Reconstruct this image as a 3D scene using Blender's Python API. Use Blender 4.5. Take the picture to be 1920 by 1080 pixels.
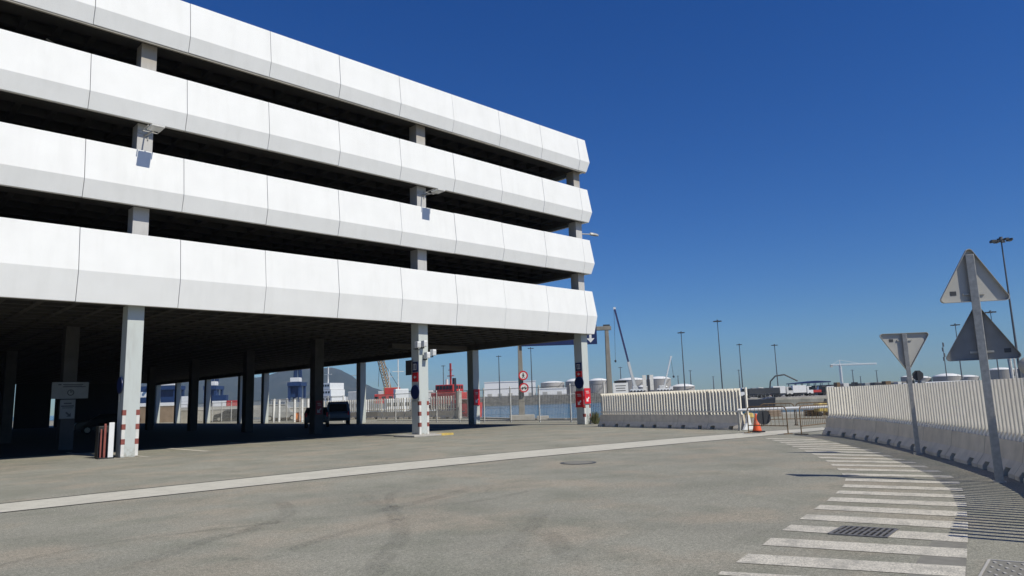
import bpy, bmesh, math, random
from mathutils import Vector, Matrix
random.seed(7)
R = math.radians
for o in list(bpy.data.objects): bpy.data.objects.remove(o)
SC = bpy.context.scene
COL = SC.collection

# ------------------------------------------------------------------ camera
F_PX, PITCH, ROLL, YAW, EYE = 1336.6, .156, -.032, .767, 1.57
cy_, sy_, cp_, sp_ = math.cos(YAW), math.sin(YAW), math.cos(PITCH), math.sin(PITCH)
fwd = Vector((sy_*cp_, cy_*cp_, sp_)); rgt = Vector((cy_, -sy_, 0)); upv = rgt.cross(fwd)
cr_, sr_ = math.cos(ROLL), math.sin(ROLL)
CR = cr_*rgt + sr_*upv; CU = -sr_*rgt + cr_*upv
EYEP = Vector((0, 0, EYE))
cam_d = bpy.data.cameras.new("camera"); cam = bpy.data.objects.new("camera", cam_d); COL.objects.link(cam)
cam_d.sensor_width = 36; cam_d.lens = 36*F_PX/1920; cam_d.clip_start = .05; cam_d.clip_end = 20000
m = Matrix((CR, CU, -fwd)).transposed().to_4x4(); m.translation = EYEP
cam.matrix_world = m
SC.camera = cam
HF = Vector((sy_, cy_, 0))

# ------------------------------------------------------------------ sky, sun, exposure
SUN = Vector((.13, -1, 1.15)).normalized()
elev = math.asin(SUN.z)
world = bpy.data.worlds.new("World"); SC.world = world; world.use_nodes = True
wn = world.node_tree; wn.nodes.clear()
sky = wn.nodes.new('ShaderNodeTexSky'); sky.sky_type = 'NISHITA'; sky.sun_disc = False
sky.sun_elevation = elev; sky.sun_rotation = math.atan2(SUN.x, SUN.y)
sky.air_density = 1.1; sky.dust_density = .0; sky.ozone_density = 1.5; sky.altitude = 0
gm = wn.nodes.new('ShaderNodeGamma'); gm.inputs[1].default_value = 1.0
bg = wn.nodes.new('ShaderNodeBackground'); bg.inputs[1].default_value = .06
wo = wn.nodes.new('ShaderNodeOutputWorld')
hs = wn.nodes.new('ShaderNodeHueSaturation'); hs.inputs['Saturation'].default_value = 1.38
wn.links.new(sky.outputs[0], hs.inputs['Color']); wn.links.new(hs.outputs[0], gm.inputs[0]); tn = wn.nodes.new('ShaderNodeMix'); tn.data_type = 'RGBA'; tn.blend_type = 'MULTIPLY'; tn.inputs[0].default_value = 1
tn.inputs[7].default_value = (.47, .81, 1.39, 1)
wn.links.new(gm.outputs[0], tn.inputs[6]); wn.links.new(tn.outputs[2], bg.inputs[0]); wn.links.new(bg.outputs[0], wo.inputs[0])
sd = bpy.data.lights.new("sun", 'SUN'); sd.energy = 4.25; sd.angle = R(.5); sd.color = (1, .955, .835)
so = bpy.data.objects.new("sun", sd); COL.objects.link(so); so.location = (0, 0, 60)
so.rotation_euler = SUN.to_track_quat('Z', 'Y').to_euler()
SC.view_settings.view_transform = 'Standard'; SC.view_settings.look = 'None'
SC.cycles.diffuse_bounces = 2
SC.view_settings.exposure = 0; SC.view_settings.gamma = 1

# ------------------------------------------------------------------ placing helpers
def ray(px, py):
    return CR*((px-960)/F_PX) + CU*((540-py)/F_PX) + fwd
def G(px, py, z=0.):                      # ground point
    d = ray(px, py); return EYEP + d*((z-EYE)/d.z)
def at(px, py, dep):                      # point at a horizontal distance in front
    d = ray(px, py); return EYEP + d*(dep/d.dot(HF))
RGT = Vector((cy_, -sy_, 0))

# ------------------------------------------------------------------ materials
def nodes(name):
    mt = bpy.data.materials.new(name); mt.use_nodes = True
    nt = mt.node_tree; b = nt.nodes['Principled BSDF']
    return mt, nt, b
def N(nt, t, **k):
    n = nt.nodes.new(t)
    for a, v in k.items(): setattr(n, a, v)
    return n
def noise(nt, vec, scale, detail=4, rough=.55):
    n = N(nt, 'ShaderNodeTexNoise'); n.inputs['Scale'].default_value = scale
    n.inputs['Detail'].default_value = detail; n.inputs['Roughness'].default_value = rough
    if vec is not None: nt.links.new(vec, n.inputs['Vector'])
    return n.outputs['Fac']
def ramp(nt, fac, stops):
    r = N(nt, 'ShaderNodeValToRGB'); e = r.color_ramp.elements
    while len(e) < len(stops): e.new(.5)
    for el, (p, c) in zip(e, stops):
        el.position = p; el.color = (c, c, c, 1) if isinstance(c, (int, float)) else (*c, 1)
    nt.links.new(fac, r.inputs[0]); return r.outputs[0]
def mixc(nt, fac, a, b, mode='MIX'):
    mx = N(nt, 'ShaderNodeMix', data_type='RGBA', blend_type=mode)
    for sock, v in ((mx.inputs[0], fac), (mx.inputs[6], a), (mx.inputs[7], b)):
        if isinstance(v, (int, float)): sock.default_value = v
        elif isinstance(v, tuple): sock.default_value = (*v, 1)
        else: nt.links.new(v, sock)
    return mx.outputs[2]
def scaled(nt, vec, s):
    mp = N(nt, 'ShaderNodeMapping'); mp.inputs['Scale'].default_value = s
    nt.links.new(vec, mp.inputs[0]); return mp.outputs[0]
def mat(name, col, rough=.6, metal=0, var=.12, scale=2., bump=0, bscale=30, spec=None, streak=0):
    mt, nt, b = nodes(name)
    geo = N(nt, 'ShaderNodeNewGeometry').outputs['Position']
    f = noise(nt, geo, scale, 6)
    lo = tuple(c*(1-var) for c in col); hi = tuple(min(1, c*(1+var)) for c in col)
    c = ramp(nt, f, [(.3, lo), (.7, hi)])
    if streak:
        s = noise(nt, scaled(nt, geo, (3., 3., .35)), 1.2, 5, .6)
        c = mixc(nt, ramp(nt, s, [(.45, 0.), (.75, streak)]), c, tuple(x*.45 for x in col))
    nt.links.new(c, b.inputs['Base Color'])
    b.inputs['Roughness'].default_value = rough; b.inputs['Metallic'].default_value = metal
    if spec is not None: b.inputs['Specular IOR Level'].default_value = spec
    if bump:
        bn = N(nt, 'ShaderNodeBump'); bn.inputs['Strength'].default_value = bump; bn.inputs['Distance'].default_value = .01
        nt.links.new(noise(nt, geo, bscale, 5), bn.inputs['Height']); nt.links.new(bn.outputs[0], b.inputs['Normal'])
    return mt

def mat_panel():
    mt, nt, b = nodes('white_facade_paint')
    geo = N(nt, 'ShaderNodeNewGeometry').outputs['Position']
    f = noise(nt, geo, .9, 5)
    c = ramp(nt, f, [(.3, (.79, .79, .765)), (.7, (.84, .84, .815))])
    s = noise(nt, scaled(nt, geo, (2.6, 2.6, .25)), 1.0, 6, .62)
    c = mixc(nt, ramp(nt, s, [(.48, 0.), (.78, .18)]), c, (.56, .555, .52))
    sp = noise(nt, geo, 2.3, 3)
    c = mixc(nt, ramp(nt, sp, [(.72, 0.), (.8, .10)]), c, (.5, .49, .46))
    nt.links.new(c, b.inputs['Base Color']); b.inputs['Roughness'].default_value = .65
    b.inputs['Specular IOR Level'].default_value = .25
    return mt

def mat_asphalt(name, base, lane=0., pink=.5):
    mt, nt, b = nodes(name)
    geo = N(nt, 'ShaderNodeNewGeometry').outputs['Position']
    k = lambda t: tuple(x*t for x in base)
    c = ramp(nt, noise(nt, geo, .35, 6, .6), [(.3, k(.86)), (.55, k(1.)), (.75, k(1.12))])
    # warm and cool drifts in the binder
    w = noise(nt, geo, .55, 4, .5)
    c = mixc(nt, ramp(nt, w, [(.47, 0.), (.62, pink)]), c, (base[0]*1.22, base[1]*1.06, base[2]*.98))
    w2 = noise(nt, scaled(nt, geo, (1., 1., 1.3)), .8, 6, .62)
    c = mixc(nt, ramp(nt, w2, [(.47, 0.), (.66, .75)]), c, (base[0]*.74, base[1]*.77, base[2]*.74))
    # streaks along the traffic
    st = noise(nt, scaled(nt, geo, (.35, 1.6, 1)), 1.1, 7, .65)
    c = mixc(nt, ramp(nt, st, [(.5, 0.), (.75, .4)]), c, k(.74))
    # oil spots
    ov = N(nt, 'ShaderNodeTexVoronoi'); ov.inputs['Scale'].default_value = .8; nt.links.new(geo, ov.inputs['Vector'])
    c = mixc(nt, ramp(nt, ov.outputs['Distance'], [(.02, .5), (.09, 0.)]), c, k(.55))
    # hairline cracks, broken up so that only stretches of them show
    wob = N(nt, 'ShaderNodeTexNoise'); wob.inputs['Scale'].default_value = 1.3; wob.inputs['Detail'].default_value = 5; nt.links.new(geo, wob.inputs['Vector'])
    add = N(nt, 'ShaderNodeVectorMath', operation='MULTIPLY_ADD'); nt.links.new(wob.outputs['Color'], add.inputs[0]); add.inputs[1].default_value = (1.1, 1.1, 0); nt.links.new(geo, add.inputs[2])
    cv = N(nt, 'ShaderNodeTexVoronoi', feature='DISTANCE_TO_EDGE'); cv.inputs['Scale'].default_value = .16; nt.links.new(add.outputs[0], cv.inputs['Vector'])
    line = ramp(nt, cv.outputs['Distance'], [(.0, 1.), (.0035, 0.)])
    mu = N(nt, 'ShaderNodeMath', operation='MULTIPLY'); nt.links.new(line, mu.inputs[0]); nt.links.new(ramp(nt, noise(nt, geo, .4, 3), [(.5, 0.), (.62, .55)]), mu.inputs[1])
    c = mixc(nt, mu.outputs[0], c, k(.45))
    # aggregate
    for sc_, am in ((9., .12), (26., .34), (75., .62), (210., .5)):
        g = noise(nt, geo, sc_, 3, .7)
        c = mixc(nt, am, c, ramp(nt, g, [(.3, (.08, .08, .08)), (.7, (.92, .92, .92))]), 'OVERLAY')
    nt.links.new(c, b.inputs['Base Color']); b.inputs['Roughness'].default_value = .9
    b.inputs['Specular IOR Level'].default_value = .2
    bn = N(nt, 'ShaderNodeBump'); bn.inputs['Strength'].default_value = .5; bn.inputs['Distance'].default_value = .006
    nt.links.new(noise(nt, geo, 120, 4, .7), bn.inputs['Height']); nt.links.new(bn.outputs[0], b.inputs['Normal'])
    return mt

def mat_worn_paint(name, col, wear=.5):
    mt, nt, b = nodes(name)
    geo = N(nt, 'ShaderNodeNewGeometry').outputs['Position']
    c = ramp(nt, noise(nt, geo, 1.5, 5), [(.3, tuple(x*.86 for x in col)), (.7, col)])
    g = noise(nt, geo, 60, 5, .75)
    c = mixc(nt, ramp(nt, g, [(.46, 0.), (.62, wear)]), c, (.2, .19, .165))
    g2 = noise(nt, geo, 4, 6, .7)
    c = mixc(nt, ramp(nt, g2, [(.48, 0.), (.66, wear*.75)]), c, (.23, .22, .185))
    nt.links.new(c, b.inputs['Base Color']); b.inputs['Roughness'].default_value = .8
    return mt

def mat_column():
    mt, nt, b = nodes('column_paint')
    geo = N(nt, 'ShaderNodeNewGeometry').outputs['Position']
    sep = N(nt, 'ShaderNodeSeparateXYZ'); nt.links.new(geo, sep.inputs[0])
    mr = N(nt, 'ShaderNodeMapRange'); mr.inputs[1].default_value = 0; mr.inputs[2].default_value = 18
    nt.links.new(sep.outputs[2], mr.inputs[0])
    c = ramp(nt, mr.outputs[0], [(0., (.52, .555, .53)), (.30, (.52, .555, .53)), (.34, (.52, .51, .49)), (.80, (.52, .51, .49)), (.84, (.40, .36, .30))])
    s = noise(nt, scaled(nt, geo, (3, 3, .5)), 1.6, 6, .65)
    c = mixc(nt, ramp(nt, s, [(.5, 0.), (.75, .35)]), c, (.30, .28, .25))
    # scuffs and splash dirt near the ground
    low = N(nt, 'ShaderNodeMapRange'); low.inputs[1].default_value = .45; low.inputs[2].default_value = 0.
    nt.links.new(sep.outputs[2], low.inputs[0])
    d = noise(nt, geo, 7, 5, .7)
    mul = N(nt, 'ShaderNodeMath', operation='MULTIPLY'); nt.links.new(low.outputs[0], mul.inputs[0])
    nt.links.new(ramp(nt, d, [(.42, 0.), (.62, .9)]), mul.inputs[1])
    c = mixc(nt, mul.outputs[0], c, (.26, .22, .15))
    nt.links.new(c, b.inputs['Base Color']); b.inputs['Roughness'].default_value = .75
    return mt

def mat_water():
    mt, nt, b = nodes('harbour_water')
    geo = N(nt, 'ShaderNodeNewGeometry').outputs['Position']
    b.inputs['Base Color'].default_value = (.035, .10, .13, 1); b.inputs['Roughness'].default_value = .12
    b.inputs['IOR'].default_value = 1.33
    bn = N(nt, 'ShaderNodeBump'); bn.inputs['Strength'].default_value = 1.; bn.inputs['Distance'].default_value = .5
    nt.links.new(noise(nt, geo, .9, 5, .6), bn.inputs['Height']); nt.links.new(bn.outputs[0], b.inputs['Normal'])
    return mt
def mat_hill():
    mt, nt, b = nodes('hill_scrub')
    geo = N(nt, 'ShaderNodeNewGeometry').outputs['Position']
    c = ramp(nt, noise(nt, geo, .012, 8, .65), [(.35, (.018, .030, .024)), (.55, (.03, .040, .030)), (.72, (.09, .08, .06))])
    nt.links.new(c, b.inputs['Base Color']); b.inputs['Roughness'].default_value = .95
    return mt
def mat_mark():
    mt, nt, b = nodes('tyre_rubber_marks')
    b.inputs['Base Color'].default_value = (.05, .053, .045, 1); b.inputs['Roughness'].default_value = .8
    uv = N(nt, 'ShaderNodeUVMap'); uv.uv_map = 'UVMap'
    sep = N(nt, 'ShaderNodeSeparateXYZ'); nt.links.new(uv.outputs[0], sep.inputs[0])
    across = ramp(nt, sep.outputs[0], [(0., 0.), (.2, .9), (.4, 1.), (.5, .45), (.6, 1.), (.8, .9), (1., 0.)])
    geo = N(nt, 'ShaderNodeNewGeometry').outputs['Position']
    n1 = ramp(nt, noise(nt, geo, 2.2, 6, .7), [(.32, 0.), (.7, .8)])
    n2 = ramp(nt, noise(nt, geo, 38, 4, .75), [(.38, .1), (.62, 1.)])
    ends = ramp(nt, sep.outputs[1], [(0., 0.), (.25, 1.), (.8, 1.), (1., 0.)])
    v = across
    for q in (n1, n2, ends):
        mu = N(nt, 'ShaderNodeMath', operation='MULTIPLY'); nt.links.new(v, mu.inputs[0]); nt.links.new(q, mu.inputs[1]); v = mu.outputs[0]
    mu = N(nt, 'ShaderNodeMath', operation='MULTIPLY'); nt.links.new(v, mu.inputs[0]); mu.inputs[1].default_value = .45
    nt.links.new(mu.outputs[0], b.inputs['Alpha'])
    return mt

M = dict(
 panel=mat_panel(), column=mat_column(),
 column_shade=mat('shade_dark_column', (.065, .062, .057), .85, var=.2, scale=1.5, streak=.3),  # darkened column copy: interior shade put into the colour
 asphalt=mat_asphalt('worn_asphalt', (.282, .272, .222)),
 strip=mat_worn_paint('concrete_strip', (.60, .57, .475), .3),
 stripe=mat_worn_paint('road_paint', (.70, .65, .54), .85),
 floor_shade=mat('floor_shade', (.020, .020, .020), .85, var=.3, scale=.6),  # near-black: shade under the garage put into the floor colour
 soffit=mat('shade_dark_soffit', (.036, .033, .029), .9, var=.3, scale=1.1),  # interior shade put into the soffit colour
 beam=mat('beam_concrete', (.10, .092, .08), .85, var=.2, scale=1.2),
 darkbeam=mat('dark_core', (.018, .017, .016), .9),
 lip=mat('edge_lip', (.30, .28, .24), .8),
 concrete=mat('barrier_concrete', (.70, .62, .49), .85, var=.12, scale=3, bump=.3, bscale=60, streak=.22),
 kerbstone=mat('kerb_concrete', (.42, .40, .36), .85, var=.15, scale=2),
 polecon=mat('post_concrete', (.26, .245, .215), .85, var=.15, scale=2, streak=.3),
 picket=mat('picket_cream', (.88, .82, .69), .5, var=.06, scale=5, streak=.12),
 galv=mat('galvanised_steel', (.44, .425, .38), .5, metal=.2, var=.18, scale=14),
 signback_shaded=mat('shaded_sign_back', (.25, .25, .24), .6, var=.12, scale=4),  # sign back grey with the lower plate's shade put into it
 signback=mat('sign_back_grey', (.45, .435, .39), .5, metal=.1, var=.05, scale=4),
 darkgrey=mat('dark_grey_metal', (.05, .052, .055), .5),
 steel_dark=mat('weathered_mast_steel', (.12, .125, .13), .5, metal=.3),
 dimboard=mat('shade_dim_board', (.22, .23, .22), .6),  # white board colour dimmed to stand in for deep shade
 kerbdark=mat('joint_grime', (.28, .25, .2), .9),
 black=mat('black_rubber', (.015, .015, .016), .6),
 dim_red=mat('shade_dim_red', (.16, .012, .015), .6),  # sign red darkened to stand in for shade on the inner column
 red=mat('signal_red', (.62, .02, .03), .45, var=.06), hazard=mat('faded_hazard_red', (.25, .07, .055), .7, var=.2, scale=9),
 white=mat('white_paint', (.78, .78, .76), .5, var=.05), offwhite=mat('chalky_white', (.66, .65, .61), .7, var=.15, scale=4),
 navy=mat('navy_sign', (.012, .025, .10), .4, var=.05), blue=mat('port_blue', (.015, .04, .12), .5, var=.2, scale=.8),
 orange=mat('cone_orange', (.80, .11, .03), .5, var=.1, scale=8), bright_orange=mat('barrier_orange', (.85, .25, .03), .5),
 rust=mat('rusty_brown_steel', (.17, .11, .055), .7, var=.35, scale=14),
 yellow=mat('faded_yellow', (.62, .45, .12), .6, var=.2, scale=5),
 lattice=mat('crane_ochre', (.36, .24, .12), .6, var=.25, scale=1.5),
 shipred=mat('ship_red', (.50, .05, .04), .5, var=.12, scale=.6), shipdark=mat('ship_dark_hull', (.03, .03, .035), .5),
 rock=mat('quay_rubble', (.085, .08, .065), .95, var=.5, scale=.35), farland=mat('far_quay_ground', (.28, .26, .23), .9, var=.3, scale=.05),
 quaywall=mat('quay_wall', (.30, .28, .23), .9, var=.3, scale=.25, streak=.5),
 tank=mat('tank_grey_steel', (.34, .32, .29), .7, var=.1, scale=.15), tankroof=mat('tank_white_roof', (.80, .79, .76), .6, var=.04),
 glass=mat('dark_glass', (.02, .025, .03), .08), carblue=mat('car_blue_grey', (.10, .13, .18), .3), cardark=mat('car_dark', (.02, .02, .022), .3),
 tyre=mat('tyre', (.02, .02, .02), .8), lamp=mat('lamp_lens', (.6, .6, .58), .2),
 grate=mat('cast_iron', (.20, .19, .175), .6, metal=.4, var=.3, scale=20), pit=mat('grate_pit', (.006, .006, .006), .9),
 leaf=mat('weed_leaf', (.09, .10, .035), .8, var=.4, scale=9), drystem=mat('dry_stem', (.26, .20, .11), .8),
 hull_grey=mat('hull_grey', (.30, .31, .31), .5), purple=mat('boom_indigo', (.025, .018, .09), .4),
 brick=mat('pale_brown_wall', (.30, .23, .17), .9, var=.2, scale=.8), mesh_wire=mat('white_wire', (.62, .62, .60), .5),
 water=mat_water(), hill=mat_hill(), mark=mat_mark(), tarmac_dark=mat('asphalt_patch', (.205, .195, .165), .9, var=.15, scale=6, bump=.4, bscale=120),
)

# ------------------------------------------------------------------ mesh helpers
class MB:
    def __init__(s): s.bm = bmesh.new()
    def box(s, c, d, rz=0., rot=None):
        mt = Matrix.Translation(Vector(c)) @ (rot if rot is not None else Matrix.Rotation(rz, 4, 'Z')) @ Matrix.Diagonal((d[0], d[1], d[2], 1))
        bmesh.ops.create_cube(s.bm, size=1, matrix=mt); return s
    def bb(s, x0, x1, y0, y1, z0, z1): return s.box(((x0+x1)/2, (y0+y1)/2, (z0+z1)/2), (x1-x0, y1-y0, z1-z0))
    def tube(s, p0, p1, r0, r1=None, n=8, caps=True):
        p0, p1 = Vector(p0), Vector(p1); d = p1-p0; L = d.length
        mt = Matrix.Translation((p0+p1)/2) @ d.to_track_quat('Z', 'Y').to_matrix().to_4x4()
        bmesh.ops.create_cone(s.bm, cap_ends=caps, segments=n, radius1=r0, radius2=r0 if r1 is None else r1, depth=L, matrix=mt); return s
    def bar(s, p0, p1, w, h):                # rectangular bar
        p0, p1 = Vector(p0), Vector(p1); d = p1-p0
        mt = Matrix.Translation((p0+p1)/2) @ d.to_track_quat('Z', 'Y').to_matrix().to_4x4() @ Matrix.Diagonal((w, h, d.length, 1))
        bmesh.ops.create_cube(s.bm, size=1, matrix=mt); return s
    def path(s, pts, r, n=8):
        for a, b in zip(pts, pts[1:]): s.tube(a, b, r, r, n)
        return s
    def poly(s, pts): 
        s.bm.faces.new([s.bm.verts.new(Vector(p)) for p in pts]); return s
    def prism(s, pts, vec, caps=True):       # polygon swept along vec
        vec = Vector(vec); a = [s.bm.verts.new(Vector(p)) for p in pts]; b = [s.bm.verts.new(Vector(p)+vec) for p in pts]
        n = len(a)
        for i in range(n): s.bm.faces.new((a[i], a[(i+1) % n], b[(i+1) % n], b[i]))
        if caps: s.bm.faces.new(a[::-1]); s.bm.faces.new(b)
        return s
    def loft(s, rings, closed=True, caps=True):
        vs = [[s.bm.verts.new(Vector(p)) for p in r] for r in rings]; n = len(vs[0])
        for a, b in zip(vs, vs[1:]):
            for i in range(n if closed else n-1): s.bm.faces.new((a[i], a[(i+1) % n], b[(i+1) % n], b[i]))
        if caps and closed: s.bm.faces.new(vs[0][::-1]); s.bm.faces.new(vs[-1])
        return s
    def lathe(s, prof, c=(0, 0, 0), n=24):
        c = Vector(c)
        return s.loft([[c+Vector((r*math.cos(2*math.pi*i/n), r*math.sin(2*math.pi*i/n), z)) for i in range(n)] for r, z in prof])
    def ball(s, c, r, sub=2):
        bmesh.ops.create_icosphere(s.bm, subdivisions=sub, radius=r, matrix=Matrix.Translation(Vector(c))); return s
    def done(s, name, material, parent=None, smooth=False, bevel=0., recalc=True):
        if recalc: bmesh.ops.recalc_face_normals(s.bm, faces=s.bm.faces)
        me = bpy.data.meshes.new(name); s.bm.to_mesh(me); s.bm.free()
        me.materials.append(M[material] if isinstance(material, str) else material)
        if smooth:
            for p in me.polygons: p.use_smooth = True
        o = bpy.data.objects.new(name, me); COL.objects.link(o)
        if parent is not None: o.parent = parent
        if bevel:
            b = o.modifiers.new('bevel', 'BEVEL'); b.width = bevel; b.segments = 2; b.limit_method = 'ANGLE'
        return o
def tag(o, label, cat, group=None):
    o['label'] = label; o['category'] = cat
    if group: o['group'] = group
    return o
def struct(o, kind='structure'): o['kind'] = kind; return o
def thing(name, label, cat, loc=(0, 0, 0), rz=0., group=None):
    o = bpy.data.objects.new(name, None); COL.objects.link(o); o.location = loc; o.rotation_euler = (0, 0, rz)
    o.empty_display_size = .3
    return tag(o, label, cat, group)
def dup(root, loc=None, rz=None, label=None, scale=None, group=None):
    def cp(o, par):
        c = o.copy(); COL.objects.link(c); c.parent = par
        for k in o.children: cp(k, c)
        return c
    r = cp(root, None)
    if loc is not None: r.location = loc
    if rz is not None: r.rotation_euler = (0, 0, rz)
    if scale is not None: r.scale = (scale,)*3 if isinstance(scale, (int, float)) else scale
    if label: r['label'] = label
    if group: r['group'] = group
    return r
ORD = ['first', 'second', 'third', 'fourth', 'fifth', 'sixth', 'seventh', 'eighth', 'ninth', 'tenth', 'eleventh', 'twelfth', 'thirteenth']

# ------------------------------------------------------------------ ground, water, far land
QE = [(45.6, 600), (45.3, 55), (44.6, 51.5), (41.2, 42.5), (40.3, 36), (41.2, 31), (46.7, 25.4), (52, 21.6), (70, 9)]
pR = at(1640, 715, 80); pR2 = at(1640, 700, 900)
land = [(-400, -300), (-400, 600)] + QE + [(pR.x, pR.y), (pR2.x, pR2.y), (1500, -300)]
mb = MB(); mb.prism([(x, y, 0) for x, y in land], (0, 0, -6))
bmesh.ops.triangulate(mb.bm, faces=[f for f in mb.bm.faces if len(f.verts) > 4])
struct(mb.done('ground', 'asphalt'))
mb = MB(); mb.poly([(-4900, -4900, -2.5), (4900, -4900, -2.5), (4900, 4900, -2.5), (-4900, 4900, -2.5)]); struct(mb.done('water', 'water'))
mb = MB()                                       # quay coping along the water
for a, b in zip(QE, QE[1:]):
    mb.bar((a[0]-.25, a[1], .06), (b[0]-.25, b[1], .06), .5, .12)
struct(mb.done('quay_kerb', 'kerbstone'))
mb = MB(); mb.poly([(-13.5, 33.6, .004), (33.0, 33.6, .004), (33.0, 108, .004), (-13.5, 108, .004)]); struct(mb.done('floor_shade_sheet', 'floor_shade'))  # dark sheet laid inside the shadow edge to stand in for shade

# far quay, left part behind the water: rubble slope and flat top
FQ0, FQZ = 600., 5.
def far_quay(name, px0, px1, d0, d1, z, slope, top, wall, rough=0.):
    n = 60; mb = MB(); rows = []
    for i in range(n+1):
        px = px0 + (px1-px0)*i/n
        q0 = at(px, 740, d0-slope); q1 = at(px, 740, d0); q2 = at(px, 740, d1)
        j = lambda: random.uniform(-rough, rough)
        rows.append([(q0.x, q0.y, -3.5), (q0.x+(q1.x-q0.x)*.4, q0.y+(q1.y-q0.y)*.4, -1+(z+1)*.45+j()), (q1.x, q1.y, z+j()*.5), (q2.x, q2.y, z)])
    for k, (mtl, nm) in ((0, (wall, name+'_wall')), (2, (top, name))):
        mb = MB(); mb.loft([r[k:k+(3 if k == 0 else 2)] for r in rows], closed=False); struct(mb.done(nm, mtl))
far_quay('far_quay', 700, 1396, FQ0, 2600, FQZ, 14, 'farland', 'rock', .7)
far_quay('near_basin_quay', 1392, 1660, 190, 900, .0, .6, 'farland', 'quaywall')
far_quay('left_basin_quay', 150, 705, 330, 2600, 3., 2, 'farland', 'quaywall')

# hill beyond the port
mb = MB(); rows = []
prof = [(150, 741), (230, 724), (320, 712), (400, 703), (440, 703), (480, 711), (500, 707), (518, 700), (545, 694), (575, 690), (600, 693), (622, 691), (640, 697), (655, 704), (672, 716), (700, 728), (735, 737), (770, 742), (800, 745)]
def prof_at(px):
    for (a, b), (c, d) in zip(prof, prof[1:]):
        if a <= px <= c: return b+(d-b)*(px-a)/(c-a)
HD = 3000
for i in range(66):
    px = 150 + 650*i/65.; top = at(px, prof_at(px)+random.uniform(-1, 1), HD).z
    r = []
    for k, t in enumerate((0, .12, .25, .42, .6, .8, 1., .75, 0)):
        d = HD - 900 + k*130; p = at(px, 740, d)
        r.append((p.x, p.y, -5 + (top+5)*min(1, t*1.0) + (random.uniform(-9, 9) if 0 < k < 6 else 0)))
    rows.append(r)
mb.loft(rows, closed=False); struct(mb.done('hills', 'hill', smooth=True))

# ------------------------------------------------------------------ road details
def ribbon(pts, w, z):
    mb = MB(); uvl = mb.bm.loops.layers.uv.new('UVMap')
    fine = []
    P = [Vector((*p, 0)) for p in pts]; P = [2*P[0]-P[1]] + P + [2*P[-1]-P[-2]]
    for i in range(1, len(P)-2):
        for k in range(8):
            t = k/8; a, b, c, d = P[i-1], P[i], P[i+1], P[i+2]
            fine.append(.5*((2*b)+(c-a)*t+(2*a-5*b+4*c-d)*t*t+(3*b-a-3*c+d)*t**3))
    fine.append(P[-2]); n = len(fine); prev = None
    for i, p in enumerate(fine):
        tdir = (fine[min(i+1, n-1)]-fine[max(i-1, 0)]).normalized(); nn = Vector((-tdir.y, tdir.x, 0))*w/2
        cur = (mb.bm.verts.new(p+nn+Vector((0, 0, z))), mb.bm.verts.new(p-nn+Vector((0, 0, z))), i/(n-1))
        if prev:
            f = mb.bm.faces.new((prev[0], prev[1], cur[1], cur[0]))
            for l, uv in zip(f.loops, ((0, prev[2]), (1, prev[2]), (1, cur[2]), (0, cur[2]))): l[uvl].uv = uv
        prev = cur
    return mb
marks = [([(7.4, 11.6), (6.82, 10.75), (6.2, 9.13), (5.26, 7.57), (4.64, 6.84), (3.95, 6.13), (3.4, 5.5)], .30),
         ([(5.95, 13.2), (5.75, 12.0), (5.55, 11.2), (5.15, 10.3), (4.31, 9.51), (3.63, 9.21), (2.8, 8.57), (2.1, 7.8)], .32),
         ([(7.6, 7.4), (6.62, 6.62), (5.45, 5.78), (4.66, 5.4)], .3), ([(6.4, 6.3), (6.15, 5.81), (5.3, 4.78)], .32),
         ([(9.4, 10.6), (8.08, 10.02), (6.86, 9.58), (5.6, 9.2)], .34), ([(.5, 8.9), (1.52, 9.59), (2.83, 10.0), (4.4, 9.73), (5.8, 9.3)], .16),
         ([(9.6, 9.2), (8.6, 9.0), (7.6, 8.9), (6.4, 9.2)], .2), ([(3.2, 7.3), (4.4, 8.0), (5.6, 8.4), (6.4, 8.5)], .22), ([(8.4, 11.6), (7.4, 10.9), (6.7, 9.9), (6.3, 9.0)], .2)]
for k, (p, w) in enumerate(marks): struct(ribbon(p, w, .004+.0004*k).done('tyre_marks', 'mark', recalc=False))

# pale drain strip across the yard
mb = MB()
mb.poly([(-14, 13.1, .004), (-14, 15.0, .004), (4, 16.25, .004), (9.7, 16.4, .004), (15.3, 16.15, .004), (23.0, 15.12, .004), (26.9, 14.45, .004), (31, 13.3, .004),
         (29.1, 12.3, .004), (23.7, 12.95, .004), (20.5, 13.45, .004), (13.56, 14.3, .004), (8.6, 14.58, .004), (2.3, 14.72, .004)])
struct(mb.done('drain_strip', 'strip'))
mb = MB()                                       # dark joints along both edges of the strip
for line in ([(-14, 15.04), (4, 16.29), (9.7, 16.44), (15.3, 16.19), (23.0, 15.16), (26.9, 14.49), (31, 13.34)],
             [(29.1, 12.26), (23.7, 12.91), (20.5, 13.41), (13.56, 14.26), (8.6, 14.54), (2.3, 14.68), (-14, 13.06)]):
    for a, b in zip(line, line[1:]):
        a, b = Vector((*a, .006)), Vector((*b, .006)); n = Vector((-(b-a).y, (b-a).x, 0)).normalized()*.042
        mb.poly([a-n, b-n, b+n, a+n])
struct(mb.done('strip_joint', 'darkbeam'))

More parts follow.
